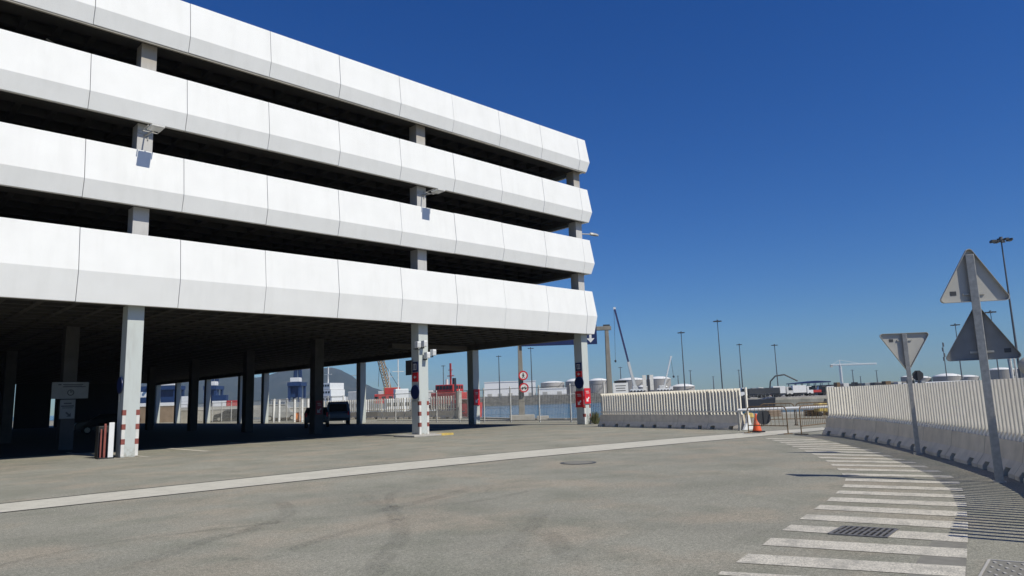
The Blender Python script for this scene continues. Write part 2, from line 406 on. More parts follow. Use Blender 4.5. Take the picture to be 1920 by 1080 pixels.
# zebra crossing: each bar from its four corners on the asphalt
ZL = [(1346, 1078, 1352, 1072), (1379, 1055.5, 1403, 1039), (1429, 1022.7, 1446, 1009), (1466, 995, 1483, 984.5), (1499, 974, 1513, 965), (1526, 955, 1538, 947),
      (1550, 940, 1558, 932.5), (1566, 926, 1573, 920), (1579, 913.8, 1583, 908.5), (1584, 902, 1586, 897.5), (1581, 891.8, 1578, 887.7), (1573, 882, 1569, 878.4),
      (1562, 873.8, 1557, 870.4), (1552, 866.2, 1547, 863), (1539, 859.5, 1533, 856.8), (1526, 853, 1521, 850.4), (1512, 847.4, 1507, 845.1), (1500, 842.3, 1495, 840.3),
      (1488, 838, 1483, 836.2), (1477, 834.2, 1472, 832.4), (1466, 830.6, 1460, 828.8), (1454, 827, 1447, 825.2), (1441, 823.2, 1434, 821.6)]
ZR = [(1807, 1118, 1808, 1098), (1810, 1083, 1811, 1063), (1813, 1047, 1814, 1030), (1815, 1018, 1815, 1003), (1815, 993, 1815, 979.5), (1814, 970, 1813, 960),
      (1813, 951, 1812, 943), (1810, 934.5, 1809, 928.5), (1806, 921, 1804, 915.5), (1801, 908, 1798, 903.6), (1789, 896.2, 1782, 892.2), (1768, 886, 1760, 882.6),
      (1742, 876.8, 1733, 873.6), (1721, 869, 1712, 866.2), (1698, 863, 1689, 860.6), (1676, 856.6, 1668, 854.2), (1656, 850.8, 1648, 848.6), (1636, 845.4, 1628, 843.2),
      (1616, 840.8, 1608, 838.9), (1597, 836.6, 1589, 834.9), (1577, 833, 1569, 831.2), (1556, 829.2, 1548, 827.4), (1534, 825.4, 1526, 823.6)]
mb = MB()
for l, r in zip(ZL, ZR):
    q = [G(l[0], l[1]), G(r[0], r[1]), G(r[2], r[3]), G(l[2], l[3])]
    mb.poly([(p.x, p.y, .005) for p in q])
struct(mb.done('crosswalk_stripes', 'stripe'))
mb = MB()                                       # parking bay lines running into the garage shade
for x, y0, w in ((8.4, 27.3, .12), (10.8, 28.2, .3), (7.5, 30.2, .1), (14.2, 30.2, .14), (17.6, 31.0, .14), (20.2, 30.2, .14), (24, 31.2, .12), (27, 31.4, .12)):
    mb.poly([(x-w/2, y0, .009), (x+w/2, y0, .009), (x+w/2, y0+4.5, .009), (x-w/2, y0+4.5, .009)])
struct(mb.done('parking_lines', 'stripe'))
# asphalt patch with its cut edge, lower right
q = [G(1700, 1082), G(1735, 1030), G(1760, 1000), G(1813, 1003), G(1812, 1082)]
mb = MB(); mb.poly([(G(1699, 1120).x, G(1699, 1120).y, .0025)] + [(p.x, p.y, .0025) for p in q]); struct(mb.done('asphalt_patch', 'tarmac_dark'))

# drain grate in the crossing
def iron_grate(corners, nbars, label, infill='pit'):
    c = [Vector((p.x, p.y, 0)) for p in corners]; o = sum(c, Vector())/4
    t = thing('drain_grate', label, 'drain grate', o)
    c = [p-o for p in c]
    MB().poly([p+Vector((0, 0, .007)) for p in c]).done('grate_pit', infill, t)
    mb = MB()
    for a, b in zip(c, c[1:]+c[:1]): mb.bar(a+Vector((0, 0, .006)), b+Vector((0, 0, .006)), .035, .016)
    for i in range(1, nbars):
        f = i/nbars; a = c[0].lerp(c[1], f); b = c[3].lerp(c[2], f)
        mb.bar(a+Vector((0, 0, .008)), b+Vector((0, 0, .008)), .022, .014)
    for f in (.5,): mb.bar(c[0].lerp(c[3], f)+Vector((0, 0, .0085)), c[1].lerp(c[2], f)+Vector((0, 0, .0085)), .02, .012)
    mb.done('grate_bars', 'grate', t)
iron_grate([G(1583, 988), G(1682, 993.5), G(1661, 1009), G(1555, 1002)], 9, 'slotted cast iron drain grate set in a white bar of the zebra crossing')
cc = [G(1855, 1051), G(1990, 1062), G(1985, 1100), G(1834, 1088)]
o = sum((Vector((p.x, p.y, 0)) for p in cc), Vector())/4
t = thing('access_cover', 'square steel access cover with studded tread beside the end of the fence', 'cover', o)
c = [Vector((p.x, p.y, 0))-o for p in cc]
MB().poly([p+Vector((0, 0, .006)) for p in c]).done('cover_plate', 'tarmac_dark', t)
mb = MB()
for a, b in zip(c, c[1:]+c[:1]): mb.bar(a+Vector((0, 0, .006)), b+Vector((0, 0, .006)), .02, .012)
for i in range(1, 10):
    for j in range(1, 8):
        if (i+j) % 2: continue
        a = c[0].lerp(c[1], i/10).lerp(c[3].lerp(c[2], i/10), j/8); mb.box((a.x, a.y, .009), (.045, .02, .008), .6)
mb.done('cover_studs', 'kerbstone', t)
mh = G(1084, 868)
t = thing('manhole_cover', 'round grey manhole cover in the open asphalt near the pale strip', 'manhole cover', (mh.x, mh.y, 0))
MB().lathe([(.44, 0), (.44, .010), (.37, .010)], n=32).done('cover_rim', 'darkgrey', t)
MB().lathe([(.355, 0), (.355, .012), (.0001, .012)], n=32).done('cover_disc', 'tarmac_dark', t)

# ------------------------------------------------------------------ parking garage
D = 27.77; PW = 3.36; X0 = 5.97; XE = 33.6
BANDS = [(8.0, 6.46, 5.38), (11.22, 9.74, 9.09), (14.46, 12.99, 12.35), (17.72, 16.23, 15.61)]
KO = .17
gar = thing('parking_garage', 'large open multi storey car park with four stacked bands of white folded concrete panels', 'parking garage', (X0, D, 0))
OFF = Vector((-X0, -D, 0))
def part(mb, name, mtl, parent=gar, bevel=0., smooth=False):
    bmesh.ops.translate(mb.bm, verts=mb.bm.verts, vec=OFF); return mb.done(name, mtl, parent, smooth, bevel)
for bi, (zt, zk, zb) in enumerate(BANDS):
    mb = MB(); x0, x1 = .008, PW-.008
    sect = [(0, zt), (-KO, zk), (0, zb), (.15, zb), (.0+.15, zt)]
    mb.prism([(x0, y, z) for y, z in sect], (x1-x0, 0, 0))
    bmesh.ops.recalc_face_normals(mb.bm, faces=mb.bm.faces)
    p = mb.done('facade_panel', 'panel', gar, bevel=.012)
    p.location = (0, 0, 0)
    for i in range(-6, 8):
        if i == 0: continue
        c = p.copy(); COL.objects.link(c); c.location = (PW*i, random.uniform(-.006, .006), random.uniform(-.008, .008))
    # mitred corner panel
    mb = MB(); xs = X0+8*PW+.011
    ring = lambda o, z, inn: [(xs, D-o+inn, z), (XE+o-inn, D-o+inn, z), (XE+o-inn, D+1.4, z)]
    outer = [ring(0, zt, 0), ring(KO, zk, 0), ring(0, zb, 0)]; inner = [ring(0, zb, .15), ring(0, zt, .15)]
    rows = outer+inner; rows.append(outer[0])
    mb.loft(rows, closed=False)
    for e in (0, 2): mb.poly([r[e] for r in rows[:-1]])
    bmesh.ops.remove_doubles(mb.bm, verts=mb.bm.verts, dist=.0005)
    part(mb, 'corner_panel', 'panel', bevel=.012)
    # side face of the same band
    mb = MB(); sect = [(XE, zt), (XE+KO, zk), (XE, zb), (XE-.15, zb), (XE-.15, zt)]
    y = D+1.42
    while y < 106:
        mb.prism([(a, y, z) for a, z in sect], (0, PW-.022, 0)); y += PW
    part(mb, 'side_band', 'panel')
    # parapet backing, slab with waffle ribs
    part(MB().bb(-14.2, XE-.5, D+.17, D+.36, zb+.06, zt-.06), 'parapet', 'beam')
    part(MB().bb(XE-.38, XE-.17, D+.7, 106, zb+.06, zt-.06), 'parapet', 'beam')
    if bi == 3:
        part(MB().bb(-14.2, XE-.05, D+.03, D+.13, zb-.07, zb-.003), 'drip_edge', 'lip')
    zs = zb+.45
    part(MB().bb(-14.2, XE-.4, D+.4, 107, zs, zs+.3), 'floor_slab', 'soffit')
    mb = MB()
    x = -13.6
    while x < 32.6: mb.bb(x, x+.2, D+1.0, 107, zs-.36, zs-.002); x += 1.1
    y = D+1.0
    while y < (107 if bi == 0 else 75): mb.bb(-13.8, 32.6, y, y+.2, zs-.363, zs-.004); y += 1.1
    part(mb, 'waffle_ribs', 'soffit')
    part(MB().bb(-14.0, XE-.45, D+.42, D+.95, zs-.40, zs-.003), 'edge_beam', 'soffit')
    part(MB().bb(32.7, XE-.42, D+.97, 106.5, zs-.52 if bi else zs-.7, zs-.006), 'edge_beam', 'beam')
part(MB().bb(26.3, 32.65, 38.6, 39.1, 5.15, 5.44), 'cross_beam', 'beam')
part(MB().bb(-14.6, -14.25, D+.1, 107.4, 0, 17.6), 'light_block_wall', 'darkbeam')  # unseen wall added to keep daylight out at the left end
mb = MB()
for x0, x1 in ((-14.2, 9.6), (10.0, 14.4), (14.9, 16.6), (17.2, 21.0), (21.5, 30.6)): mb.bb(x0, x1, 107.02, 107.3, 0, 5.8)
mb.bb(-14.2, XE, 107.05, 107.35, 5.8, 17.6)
part(mb, 'back_wall', 'darkbeam')  # back closed but for slits, to cut daylight inside
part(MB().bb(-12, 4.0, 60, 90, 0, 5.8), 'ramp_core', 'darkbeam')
# columns
CW, CD = .56, .62
def column(x, y, top, nm='column', mt='column'): return part(MB().bb(x, x+CW, y, y+CD, 0, top), nm, mt, bevel=.015)
fcols = []
for x in (-5.3, 7.75, 20.75, 32.85): fcols.append(column(x, 28.2, 16.0))
for y in (38.3, 53.0, 71.5, 77.4, 87, 97, 104.7): column(32.85, y, 5.9); part(MB().bb(32.86, 33.4, y+.02, y+.6, 5.9, 16.0), 'column', 'column')
for x, y in ((20.75, 38.4), (20.75, 47.9), (20.75, 58), (20.75, 68.2), (7.75, 37.4), (7.75, 52)): column(x, y, 5.9, mt='column_shade')
# red and white corner paint on the front columns
for c_, x in ((fcols[1], 7.75), (fcols[2], 20.75), (fcols[3], 32.85)):
    e = .004
    for xx, lo, hi in ((x, x-e, x+.1), (x+CW-.1, x+CW-.1, x+CW+e)):
        part(MB().bb(lo, hi, 28.2-e, 28.28, .04, 1.55), 'corner_paint', 'offwhite', c_)
        for z0 in (.45, .97, 1.47): part(MB().bb(lo-(.003 if xx == x else .018), hi+(.003 if xx != x else .018), 28.2-.008, 28.33, z0, z0+.19), 'hazard_block', 'hazard', c_)
part(MB().bb(20.0, 22.3, 27.6, 29.3, 0, .09), 'plinth', 'kerbstone', fcols[2], bevel=.02)
part(MB().bb(21.6, 22.32, 27.58, 28.1, .003, .096), 'plinth_paint', 'yellow', fcols[2])
# thin ceiling tubes seen under the top decks
for (x, y, z, l) in ((5.4, 30.2, 15.58, 1.5), (12.6, 33, 8.95, 1.3), (17.9, 34, 8.95, 1.4)):
    part(MB().tube((x-l*.3, y-.2, z), (x+l*.5, y+l*.5, z), .035), 'ceiling_tube', 'lamp')

# floodlights on the columns, between the second and third bands
def make_flood(loc, label):
    t = thing('floodlight', label, 'floodlight', loc, 0, 'floodlights on the front columns')
    mb = MB(); mb.bar((0, 0, -.1), (0, -1.1, -.22), .05, .05).bar((.12, 0, -.25), (.12, -.05, .12), .04, .05).box((0, -.012, .02), (.5, .02, .12))
    mb.done('bracket', 'galv', t)
    MB().box((0, -1.32, -.19), (.46, .58, .07)).done('lamp_housing', 'offwhite', t, bevel=.02)
    MB().box((0, -1.32, -.232), (.38, .50, .012)).done('lens', 'lamp', t)
    mb = MB()
    for s in (-1, 1): mb.tube((.26*s, -1.3, -.14), (.26*s, -.62, -.14), .018)
    mb.tube((-.26, -.62, -.14), (.26, -.62, -.14), .018); mb.done('yoke', 'galv', t)
    return t
fl = make_flood((8.0, 28.19, 12.05), 'white floodlight on an arm high on the left front column, casting a square shadow')
dup(fl, (21.05, 28.19, 12.05), 0, 'white floodlight on an arm high on the middle front column of the car park')
t = thing('street_lamp_head', 'grey lamp on a short arm at the corner column between the upper white bands', 'lamp', (33.41, 28.5, 11.75))
MB().tube((0, 0, 0), (1.0, -.15, .08), .035).box((0, 0, 0), (.02, .2, .3)).done('arm', 'galv', t)
MB().loft([[(1.0+a, -.15+s*w, .05+h) for s, h in ((-1, 0), (1, 0), (.6, .13), (-.6, .13))] for a, w in ((-.05, .06), (.15, .16), (.55, .14), (.75, .05))]).done('lamp_housing', 'galv', t, bevel=.01)
for k, (dx, dz, lab) in enumerate(((-.22, 4.36, 'white box camera on the left edge of the middle front column'), (.17, 4.42, 'upper white box light on the face of the middle front column'),
                               (.33, 3.86, 'lower white box light on the face of the middle front column'), (.70, 4.0, 'white box light sticking out right of the middle front column'))):
    t = thing('box_light', lab, 'security light', (20.75+dx, 28.2, dz), 0, 'box lights on the middle column')
    MB().box((0, -.22, .0), (.2, .26, .30)).done('light_housing', 'white', t, bevel=.015)
    MB().box((0, -.357, -.02), (.15, .012, .2)).done('lens', 'lamp', t)
    MB().bar((0, 0, -.2), (0, -.2, -.2), .05, .05).bar((0, -.18, -.2), (0, -.18, -.1), .04, .04).bar((-.1 if dx < .5 else -.2, -.014, -.2), (.1 if dx > 0 else .25, -.014, -.2), .05, .03).done('bracket', 'darkgrey', t)

# ---- column signs
def flat(name, pts, origin, u, v, n, depth=.02, parent=None, mtl='white', off=0.):
    mb = MB(); o, u, v, n = Vector(origin), Vector(u), Vector(v), Vector(n)
    mb.prism([o+u*a+v*b+n*off for a, b in pts], n*depth); return mb.done(name, mtl, parent)
def circle(r, n=28, cx=0, cy=0): return [(cx+r*math.cos(2*math.pi*i/n), cy+r*math.sin(2*math.pi*i/n)) for i in range(n)]
def rect(a, b, w, h): return [(a-w/2, b-h/2), (a+w/2, b-h/2), (a+w/2, b+h/2), (a-w/2, b+h/2)]
def arrow(cx, cy, s, ang):
    base = [(-.5, -.12), (.05, -.12), (.05, -.42), (.5, 0), (.05, .42), (.05, .12), (-.5, .12)]
    c, q = math.cos(ang), math.sin(ang); return [(cx+s*(a*c-b*q), cy+s*(a*q+b*c)) for a, b in base]
def sign_stack(x, yc, zs, where):
    # on the shaded side face of a column (faces -X)
    u, v, n = (0, -1, 0), (0, 0, 1), (-1, 0, 0)
    (b0, b1), (r0, r1), (dz, dr) = zs
    t = thing('service_sign', 'navy sign with a white framed pictogram on the shaded side of the %s column' % where, 'sign', (x, yc, (b0+b1)/2), 0, 'navy column signs')
    h = b1-b0
    flat('board', rect(0, 0, .46, h), (0, 0, 0), u, v, n, .025, t, 'navy')
    for p in (rect(0, .0, .26, .30),): flat('pictogram', p, (0, 0, 0), u, v, n, .004, t, 'offwhite', .026)
    for a in (-.06, .06): flat('figure', rect(a, 0, .06, .22), (0, 0, 0), u, v, n, .004, t, 'navy', .031)
    t = thing('direction_sign', 'small red sign with a white arrow under the navy sign on the %s column' % where, 'sign', (x, yc, (r0+r1)/2), 0, 'small red arrow signs')
    flat('board', rect(0, 0, .46, r1-r0), (0, 0, 0), u, v, n, .025, t, 'red'); flat('arrow', arrow(0, 0, .22, math.pi), (0, 0, 0), u, v, n, .004, t, 'offwhite', .026)
    t = thing('round_sign', 'dark round sign under the red arrow sign on the %s column' % where, 'sign', (x-.03, yc-.02, dz), 0, 'dark round column signs')
    flat('disc', circle(dr), (0, 0, 0), u, v, n, .03, t, 'navy'); MB().box((.0, 0, -dr-.08), (.03, .5, .05)).done('bracket', 'galv', t)
sign_stack(20.75, 28.5, ((3.08, 3.56), (2.6, 3.05), (2.1, .34)), 'middle front')
sign_stack(32.85, 28.5, ((3.2, 3.68), (2.82, 3.17), (2.48, .36)), 'right corner')
MB_ = MB().box((0, 0, 0), (.04, .5, .72)); o = MB_.done('back_board', 'darkgrey', None); o.location = (20.66, 28.9, 3.3)
tag(o, 'plain dark grey board sticking out left of the middle front column', 'sign')
MB_ = None
def red_arrow_sign(loc, u, n, w, h, label, ang=math.radians(225), par=None):
    t = thing('arrow_sign', label, 'sign', loc, 0, 'red arrow signs'); v = (0, 0, 1); dim = w < .5
    flat('board', rect(0, 0, w, h), (0, 0, 0), u, v, n, .03, t, 'dim_red' if dim else 'red')
    flat('arrow', arrow(0, -h*.22, .36, ang), (0, 0, 0), u, v, n, .004, t, 'dimboard' if dim else 'white', .031)
    mb = MB()
    for k in range(2):
        q = rect(-.02+.04*k, h*.30-.10*k, w*.5, .035); U, Nn = Vector(u), Vector(n)
        mb.prism([U*a+Vector(v)*b+Nn*.031 for a, b in q], Nn*.004)
    mb.done('lettering', 'dimboard' if dim else 'offwhite', t)
red_arrow_sign((33.13, 28.17, 1.68), (1, 0, 0), (0, -1, 0), .54, .92, 'bright red sign with a white arrow on the sunlit face of the right corner column')
red_arrow_sign((32.82, 28.52, 1.50), (0, -1, 0), (-1, 0, 0), .60, .96, 'red sign with a white arrow on the shaded side of the right corner column')
red_arrow_sign((33.1, 38.27, 1.85), (1, 0, 0), (0, -1, 0), .54, 1.1, 'red sign with a white arrow on the far side column beside the tug')
red_arrow_sign((21.0, 38.37, 1.5), (1, 0, 0), (0, -1, 0), .42, .8, 'dim red sign low on the dark inner column beside the parked van')
# white boards on the inner left column
def board(loc, w, h, label, rows, icon=None, arrowang=None):
    t = thing('notice_board', label, 'sign', loc); u, v, n = (1, 0, 0), (0, 0, 1), (0, -1, 0)
    flat('board', rect(0, 0, w, h), (0, 0, 0), u, v, n, .03, t, 'dimboard')
    mb = MB()
    for (cx, cz, ww, hh) in rows: mb.prism([Vector((a, -.031, b)) for a, b in rect(cx, cz, ww, hh)], (0, -.004, 0))
    mb.done('lettering', 'darkgrey', t)
    if icon:
        a = circle(icon[2], 24, icon[0], icon[1]); b = circle(icon[2]*.72, 24, icon[0], icon[1]); mb = MB()
        for i in range(24):
            j = (i+1) % 24; mb.prism([Vector((p[0], -.031, p[1])) for p in (a[i], a[j], b[j], b[i])], (0, -.004, 0))
        mb.prism([Vector((p[0], -.031, p[1])) for p in rect(icon[0]+.03, icon[1]+.03, .09, .04)], (0, -.004, 0))
        mb.prism([Vector((p[0], -.031, p[1])) for p in rect(icon[0], icon[1]+.05, .03, .12)], (0, -.004, 0))
        mb.done('clock_icon', 'darkgrey', t)
    if arrowang is not None: flat('arrow', arrow(.05, -h*.28, .28, arrowang), (0, 0, 0), u, v, n, .004, t, 'darkgrey', .031)
board((8.05, 37.36, 2.64), 1.45, .74, 'wide white notice board with a clock symbol on the dark inner column', [(-.42, .26, .12, .05), (.1, .26, .8, .035), (.15, .16, .9, .035), (.1, .2, .7, .02)], (.02, -.1, .14))
board((7.98, 37.36, 1.80), .60, .84, 'narrow white notice with a black arrow below the wide board', [(0, .26, .3, .05), (0, .14, .5, .05), (0, .06, .42, .03)], None, math.radians(-45))
# boom cabinet boards beside the left front column
t = thing('folding_barrier', 'red and white upright barrier panels leaning beside the left front column', 'barrier', (7.45, 28.3, 0))
MB().box((0, 0, .62), (.17, .05, 1.24)).done('white_panel', 'white', t, bevel=.01)
MB().box((-.17, .12, .60), (.07, .05, 1.2)).done('red_panel', 'hazard', t, bevel=.01)
MB().box((-.27, .2, .52), (.05, .05, 1.0)).done('red_panel', 'hazard', t, bevel=.01)
MB().box((-.15, .1, .02), (.5, .4, .04)).done('foot', 'black', t)
MB().box((-.12, .5, .56), (.42, .36, 1.12)).done('cabinet', 'black', t, bevel=.02)
t = thing('round_sign', 'dark round sign on the shaded left side of the left front column', 'sign', (7.72, 28.55, 2.55))
flat('disc', circle(.3), (0, 0, 0), (0, -1, 0), (0, 0, 1), (-1, 0, 0), .03, t, 'navy')
MB().bar((0, 0, -.6), (0, 0, .1), .03, .04).done('bracket', 'galv', t)

# ------------------------------------------------------------------ barriers with picket fences
BL, BH = 2.012, .60
def make_barrier(label, group, dep=.054):
    t = thing('concrete_barrier', label, 'barrier', (0, 0, 0), 0, group)
    mb = MB(); x = -BL/2+.008
    full = [(-.30, 0), (-.30, .07), (-.16, .27), (-.10, BH), (.10, BH), (.16, .27), (.30, .07), (.30, 0)]
    cut = [(-.246, .15), (-.16, .27), (-.10, BH), (.10, BH), (.16, .27), (.246, .15)]
    xs = [-BL/2-.008, -.68, -.42, .42, .68, BL/2+.008]
    for k in range(5):
        pr = full if k % 2 == 0 else cut
        mb.prism([(xs[k], y, z) for y, z in pr], (xs[k+1]-xs[k], 0, 0))
    mb.done('concrete_base', 'concrete', t)
    for xj, wj in ((BL/2-.004, .010),):
        pr = [(y*1.004+(.002 if y > 0 else -.002), z+(.002 if z >= BH else 0)) for y, z in full]
        MB().prism([(xj, y, z) for y, z in pr], (wj, 0, 0)).done('joint_line', 'kerbdark', t)
    mb = MB(); n = 10; sp = BL/n
    for i in range(n):
        xx = -BL/2+sp*(i+.5)
        # folded sheet picket: upright channel with a foot kicked out over the barrier top
        a, b = xx-.042, xx+.042; yb = .05-dep
        mb.prism([(a, .045, BH-.04), (a, .088, BH-.0), (a, .085, BH+.03), (a, .05, BH+.10), (a, .05, 1.67), (a, .040, 1.67), (a, .040, BH+.06)], (b-a, 0, 0))
        mb.bb(a, a+.008, yb, .0395, BH+.012, 1.668); mb.bb(b-.008, b, yb, .0395, BH+.012, 1.668)
    mb.bb(-BL/2+.003, BL/2-.003, -.085, .05-dep-.002, BH+.10, BH+.16)
    mb.done('picket_panel', 'picket', t)
    return t
RB = [(27.9, 12.75), (26.15, 11.0), (24.6, 9.35), (22.85, 7.95), (21.05, 6.7), (19.3, 5.55), (17.55, 4.47), (15.85, 3.48), (14.1, 2.55), (12.4, 1.9), (10.6, 1.36), (8.9, 1.03), (8.5, .95)]
def along(pts, start, step, count):
    P = [Vector((*p, 0)) for p in pts]; out = []; cur = start
    def pos(s):
        for a, b in zip(P, P[1:]):
            L = (b-a).length
            if s <= L: return a+(b-a)*(s/L)
            s -= L
        return P[-1]
    for k in range(count): out.append((pos(start+k*step), pos(start+(k+1)*step)))
    return out
proto = None
segs = along(RB[1:], 0.1, BL+.004, 10)
for k, (a, b) in enumerate(segs):
    c = (a+b)/2; rz = math.atan2((a-b).y, (a-b).x)
    lab = 'grey concrete barrier topped with cream pickets, %s from the gate in the right hand fence' % ORD[k]
    # local +Y points to the road side
    if proto is None: proto = make_barrier(lab, 'right hand picket barriers'); proto.location = c; proto.rotation_euler = (0, 0, rz)
    else: dup(proto, c, rz, lab)
LB = along([(30.95, 25.35), (30.15, 21.5), (28.75, 15.85)], .0, 2.0, 5)
for k, (a, b) in enumerate(LB):
    c = (a+b)/2; rz = math.atan2((b-a).y, (b-a).x)+math.pi
    lab = 'grey concrete barrier topped with cream pickets, %s from the garage corner in the short fence' % ORD[k]
    if k == 0: proto_l = make_barrier(lab, 'left hand picket barriers', .10); proto_l.location = c; proto_l.rotation_euler = (0, 0, rz+math.pi); proto_l.scale = (2.0/BL*.995, 1, 1.06)
    else: dup(proto_l, c, rz+math.pi, lab)
# white flared end foot of the short fence
t = thing('barrier_end', 'white flared end foot with an upright post closing the short picket fence', 'barrier', (28.72, 15.55, 0), R(-104))
MB().prism([(.0, -.34, 0), (.0, .34, 0), (.0, .12, .30), (.0, .06, .62), (.0, -.06, .62), (.0, -.12, .30)], (.12, 0, 0)).done('foot', 'white', t, bevel=.015)
MB().bar((.06, 0, .6), (.06, 0, 1.8), .07, .07).done('post', 'picket', t)

# ------------------------------------------------------------------ traffic signs by the right fence
def tri(w, h, r, n=5, flip=False):
    pts = [Vector((-w/2, 0)), Vector((w/2, 0)), Vector((0, h))]; cen = (pts[0]+pts[1]+pts[2])/3; out = []
    ins = math.hypot(0, 0)
    # rounded corners
    for i in range(3):
        p, a, b = pts[i], pts[i-1], pts[(i+1) % 3]
        d1 = (a-p).normalized(); d2 = (b-p).normalized(); ang = d1.angle(d2); L = r/math.tan(ang/2)
        c = p+(d1+d2).normalized()*r/math.sin(ang/2); s, e = p+d1*L, p+d2*L
        a0 = math.atan2((s-c).y, (s-c).x); a1 = math.atan2((e-c).y, (e-c).x)
        while a1 < a0: a1 += 2*math.pi
        for k in range(n+1): q = a0+(a1-a0)*k/n; out.append((c.x+r*math.cos(q), c.y+r*math.sin(q)))
    if flip: out = [(-x, h-y) for x, y in out]
    return out
def tri_sign(parent, z0, w, h, lip, flip, sticker, name='triangle_plate', rz=0., back='signback'):
    # plate in the local YZ plane; its back faces -X
    pts = tri(w, h, .055, flip=flip)
    pl = MB(); X = .055
    pl.prism([(X, -a, z0+b) for a, b in pts], (.004, 0, 0)); o = pl.done(name, back, parent)
    rim = MB(); inn = [(a*.982, (b-h*.36)*.982+h*.36) for a, b in pts] if not flip else [(a*.982, (b-h*.64)*.982+h*.64) for a, b in pts]
    n = len(pts)
    for i in range(n):
        j = (i+1) % n
        rim.prism([(X-lip, -pts[i][0], z0+pts[i][1]), (X-lip, -pts[j][0], z0+pts[j][1]), (X-lip, -inn[j][0], z0+inn[j][1]), (X-lip, -inn[i][0], z0+inn[i][1])], (lip-.001, 0, 0), caps=True)
    r = rim.done('rim', back, o)
    f = MB(); f.prism([(X+.005, -a*.97, z0+(b-h*.4)*.97+h*.4) for a, b in pts], (.003, 0, 0)); f.done('front_face', 'red', o)
    s = MB(); s.box((X-.003, -sticker[0], z0+sticker[1]), (.004, .095, .07)); s.done('sticker', 'darkgrey', o)
    for zz in ((.14, .80) if not flip else (.2, .82)):
        MB().box((X-.012, 0, z0+h*zz), (.022, .34 if zz in (.14, .82) else .12, .035)).done('clamp', 'galv', o)
    if rz: 
        o.rotation_euler = (0, 0, rz)
    return o
def plate_yaw(L, Rr): return math.atan2(-(Rr[0]-L[0]), (L[1]-Rr[1]))*-1
yaw1 = math.atan2(.225, .973)
t = thing('sign_post', 'tall galvanised post by the fence carrying two triangular signs seen from behind', 'traffic sign', (13.906, 3.182, 0), yaw1)
MB().box((0, 0, 1.885), (.09, .125, 3.77)).done('post', 'galv', t, bevel=.008)
MB().box((0, 0, .012), (.15, .18, .024)).done('base_plate', 'galv', t)
tri_sign(t, 2.965, 1.14, .96, .06, False, (-.31, .16), rz=.40)
tri_sign(t, 1.985, 1.14, .96, .06, False, (.36, .14), rz=.13, back='signback_shaded')
yaw2 = math.atan2(.306, .984)
t = thing('yield_sign', 'shorter post with an upside down triangular sign seen from behind, beside the fence', 'traffic sign', (18.84, 5.886, 0), yaw2)
MB().box((0, 0, 1.43), (.07, .10, 2.86)).done('post', 'galv', t, bevel=.006)
MB().box((0, 0, .02), (.18, .2, .04)).done('base_plate', 'galv', t)
tri_sign(t, 1.93, 1.2, .95, .055, True, (-.30, .78), rz=.38)

# ------------------------------------------------------------------ gate: cone, crowd barriers, boom, disc
c = G(1420, 811)
t = thing('traffic_cone', 'orange traffic cone standing by the brown crowd barrier at the gate', 'cone', c)
MB().box((0, 0, .03), (.46, .46, .06)).done('base', 'black', t, bevel=.015)
MB().lathe([(.18, .06), (.17, .10), (.035, .72), (.03, .74), (.02, .74)], n=20).done('cone_body', 'orange', t, smooth=True)
MB().lathe([(.121, .34), (.093, .47), (.092, .47), (.12, .34)], n=20).done('faded_band', mat('faded_cone_band', (.75, .22, .13), .5), t)
def crowd_barrier(p0, p1, label, h=1.02, nb=13):
    a = Vector((p0.x, p0.y, 0)); b = Vector((p1.x, p1.y, 0)); L = (b-a).length; rz = math.atan2((b-a).y, (b-a).x)
    t = thing('crowd_barrier', label, 'barrier', a, rz, 'brown crowd barriers at the gate')
    pts = [(0, 0, 0), (0, 0, h-.16), (.05, 0, h-.05), (.16, 0, h), (L-.16, 0, h), (L-.05, 0, h-.05), (L, 0, h-.16), (L, 0, 0)]
    MB().path(pts, .022, 8).tube((0, 0, .3), (L, 0, .3), .018).done('frame', 'rust', t)
    n = max(3, int(L/.17)); mb = MB()
    for i in range(1, n): mb.tube((L*i/n, 0, .3), (L*i/n, 0, h), .008, n=6)
    mb.done('bars', 'rust', t)
    for x in (.0, L): MB().bar((x, -.25, .02), (x, .25, .02), .03, .03).done('foot', 'rust', t)
    return t
crowd_barrier(G(1404, 812), G(1478, 814), 'rusty brown crowd barrier behind the orange cone')
crowd_barrier(G(1503, 815), G(1566, 806), 'rusty brown crowd barrier running behind the near end of the right fence')
crowd_barrier(G(1428, 799), G(1492, 797.5), 'brown crowd barrier standing farther back behind the cone', nb=10)
crowd_barrier(G(1495, 797.5), G(1562, 796), 'brown crowd barrier farther back, left of the right fence end')
d = at(1432, 783, 27.6)
t = thing('round_sign', 'dark round sign plate hung on the crowd barrier beside the cone', 'sign', d, -YAW)
MB().prism([(a, 0, b) for a, b in circle(.27)], (0, .012, 0)).done('disc', 'darkgrey', t)
MB().bar((0, -.02, -.24), (0, -.02, .24), .03, .02).done('bracket', 'darkgrey', t)
t = thing('boom_gate', 'long white boom pole lying across the gate opening at rail height', 'boom gate', at(1384, 769, 30.5))
b1 = at(1640, 759.5, 29)-at(1384, 769, 30.5)
MB().tube((0, 0, 0), b1, .055).done('boom_pole', 'white', t)
MB().box((b1.x, b1.y, b1.z-.45), (.4, .4, 1.1)).done('drive_box', 'offwhite', t)
MB().bar((.0, 0, -1.0), (.0, 0, -.06), .08, .08).done('rest_post', 'galv', t)
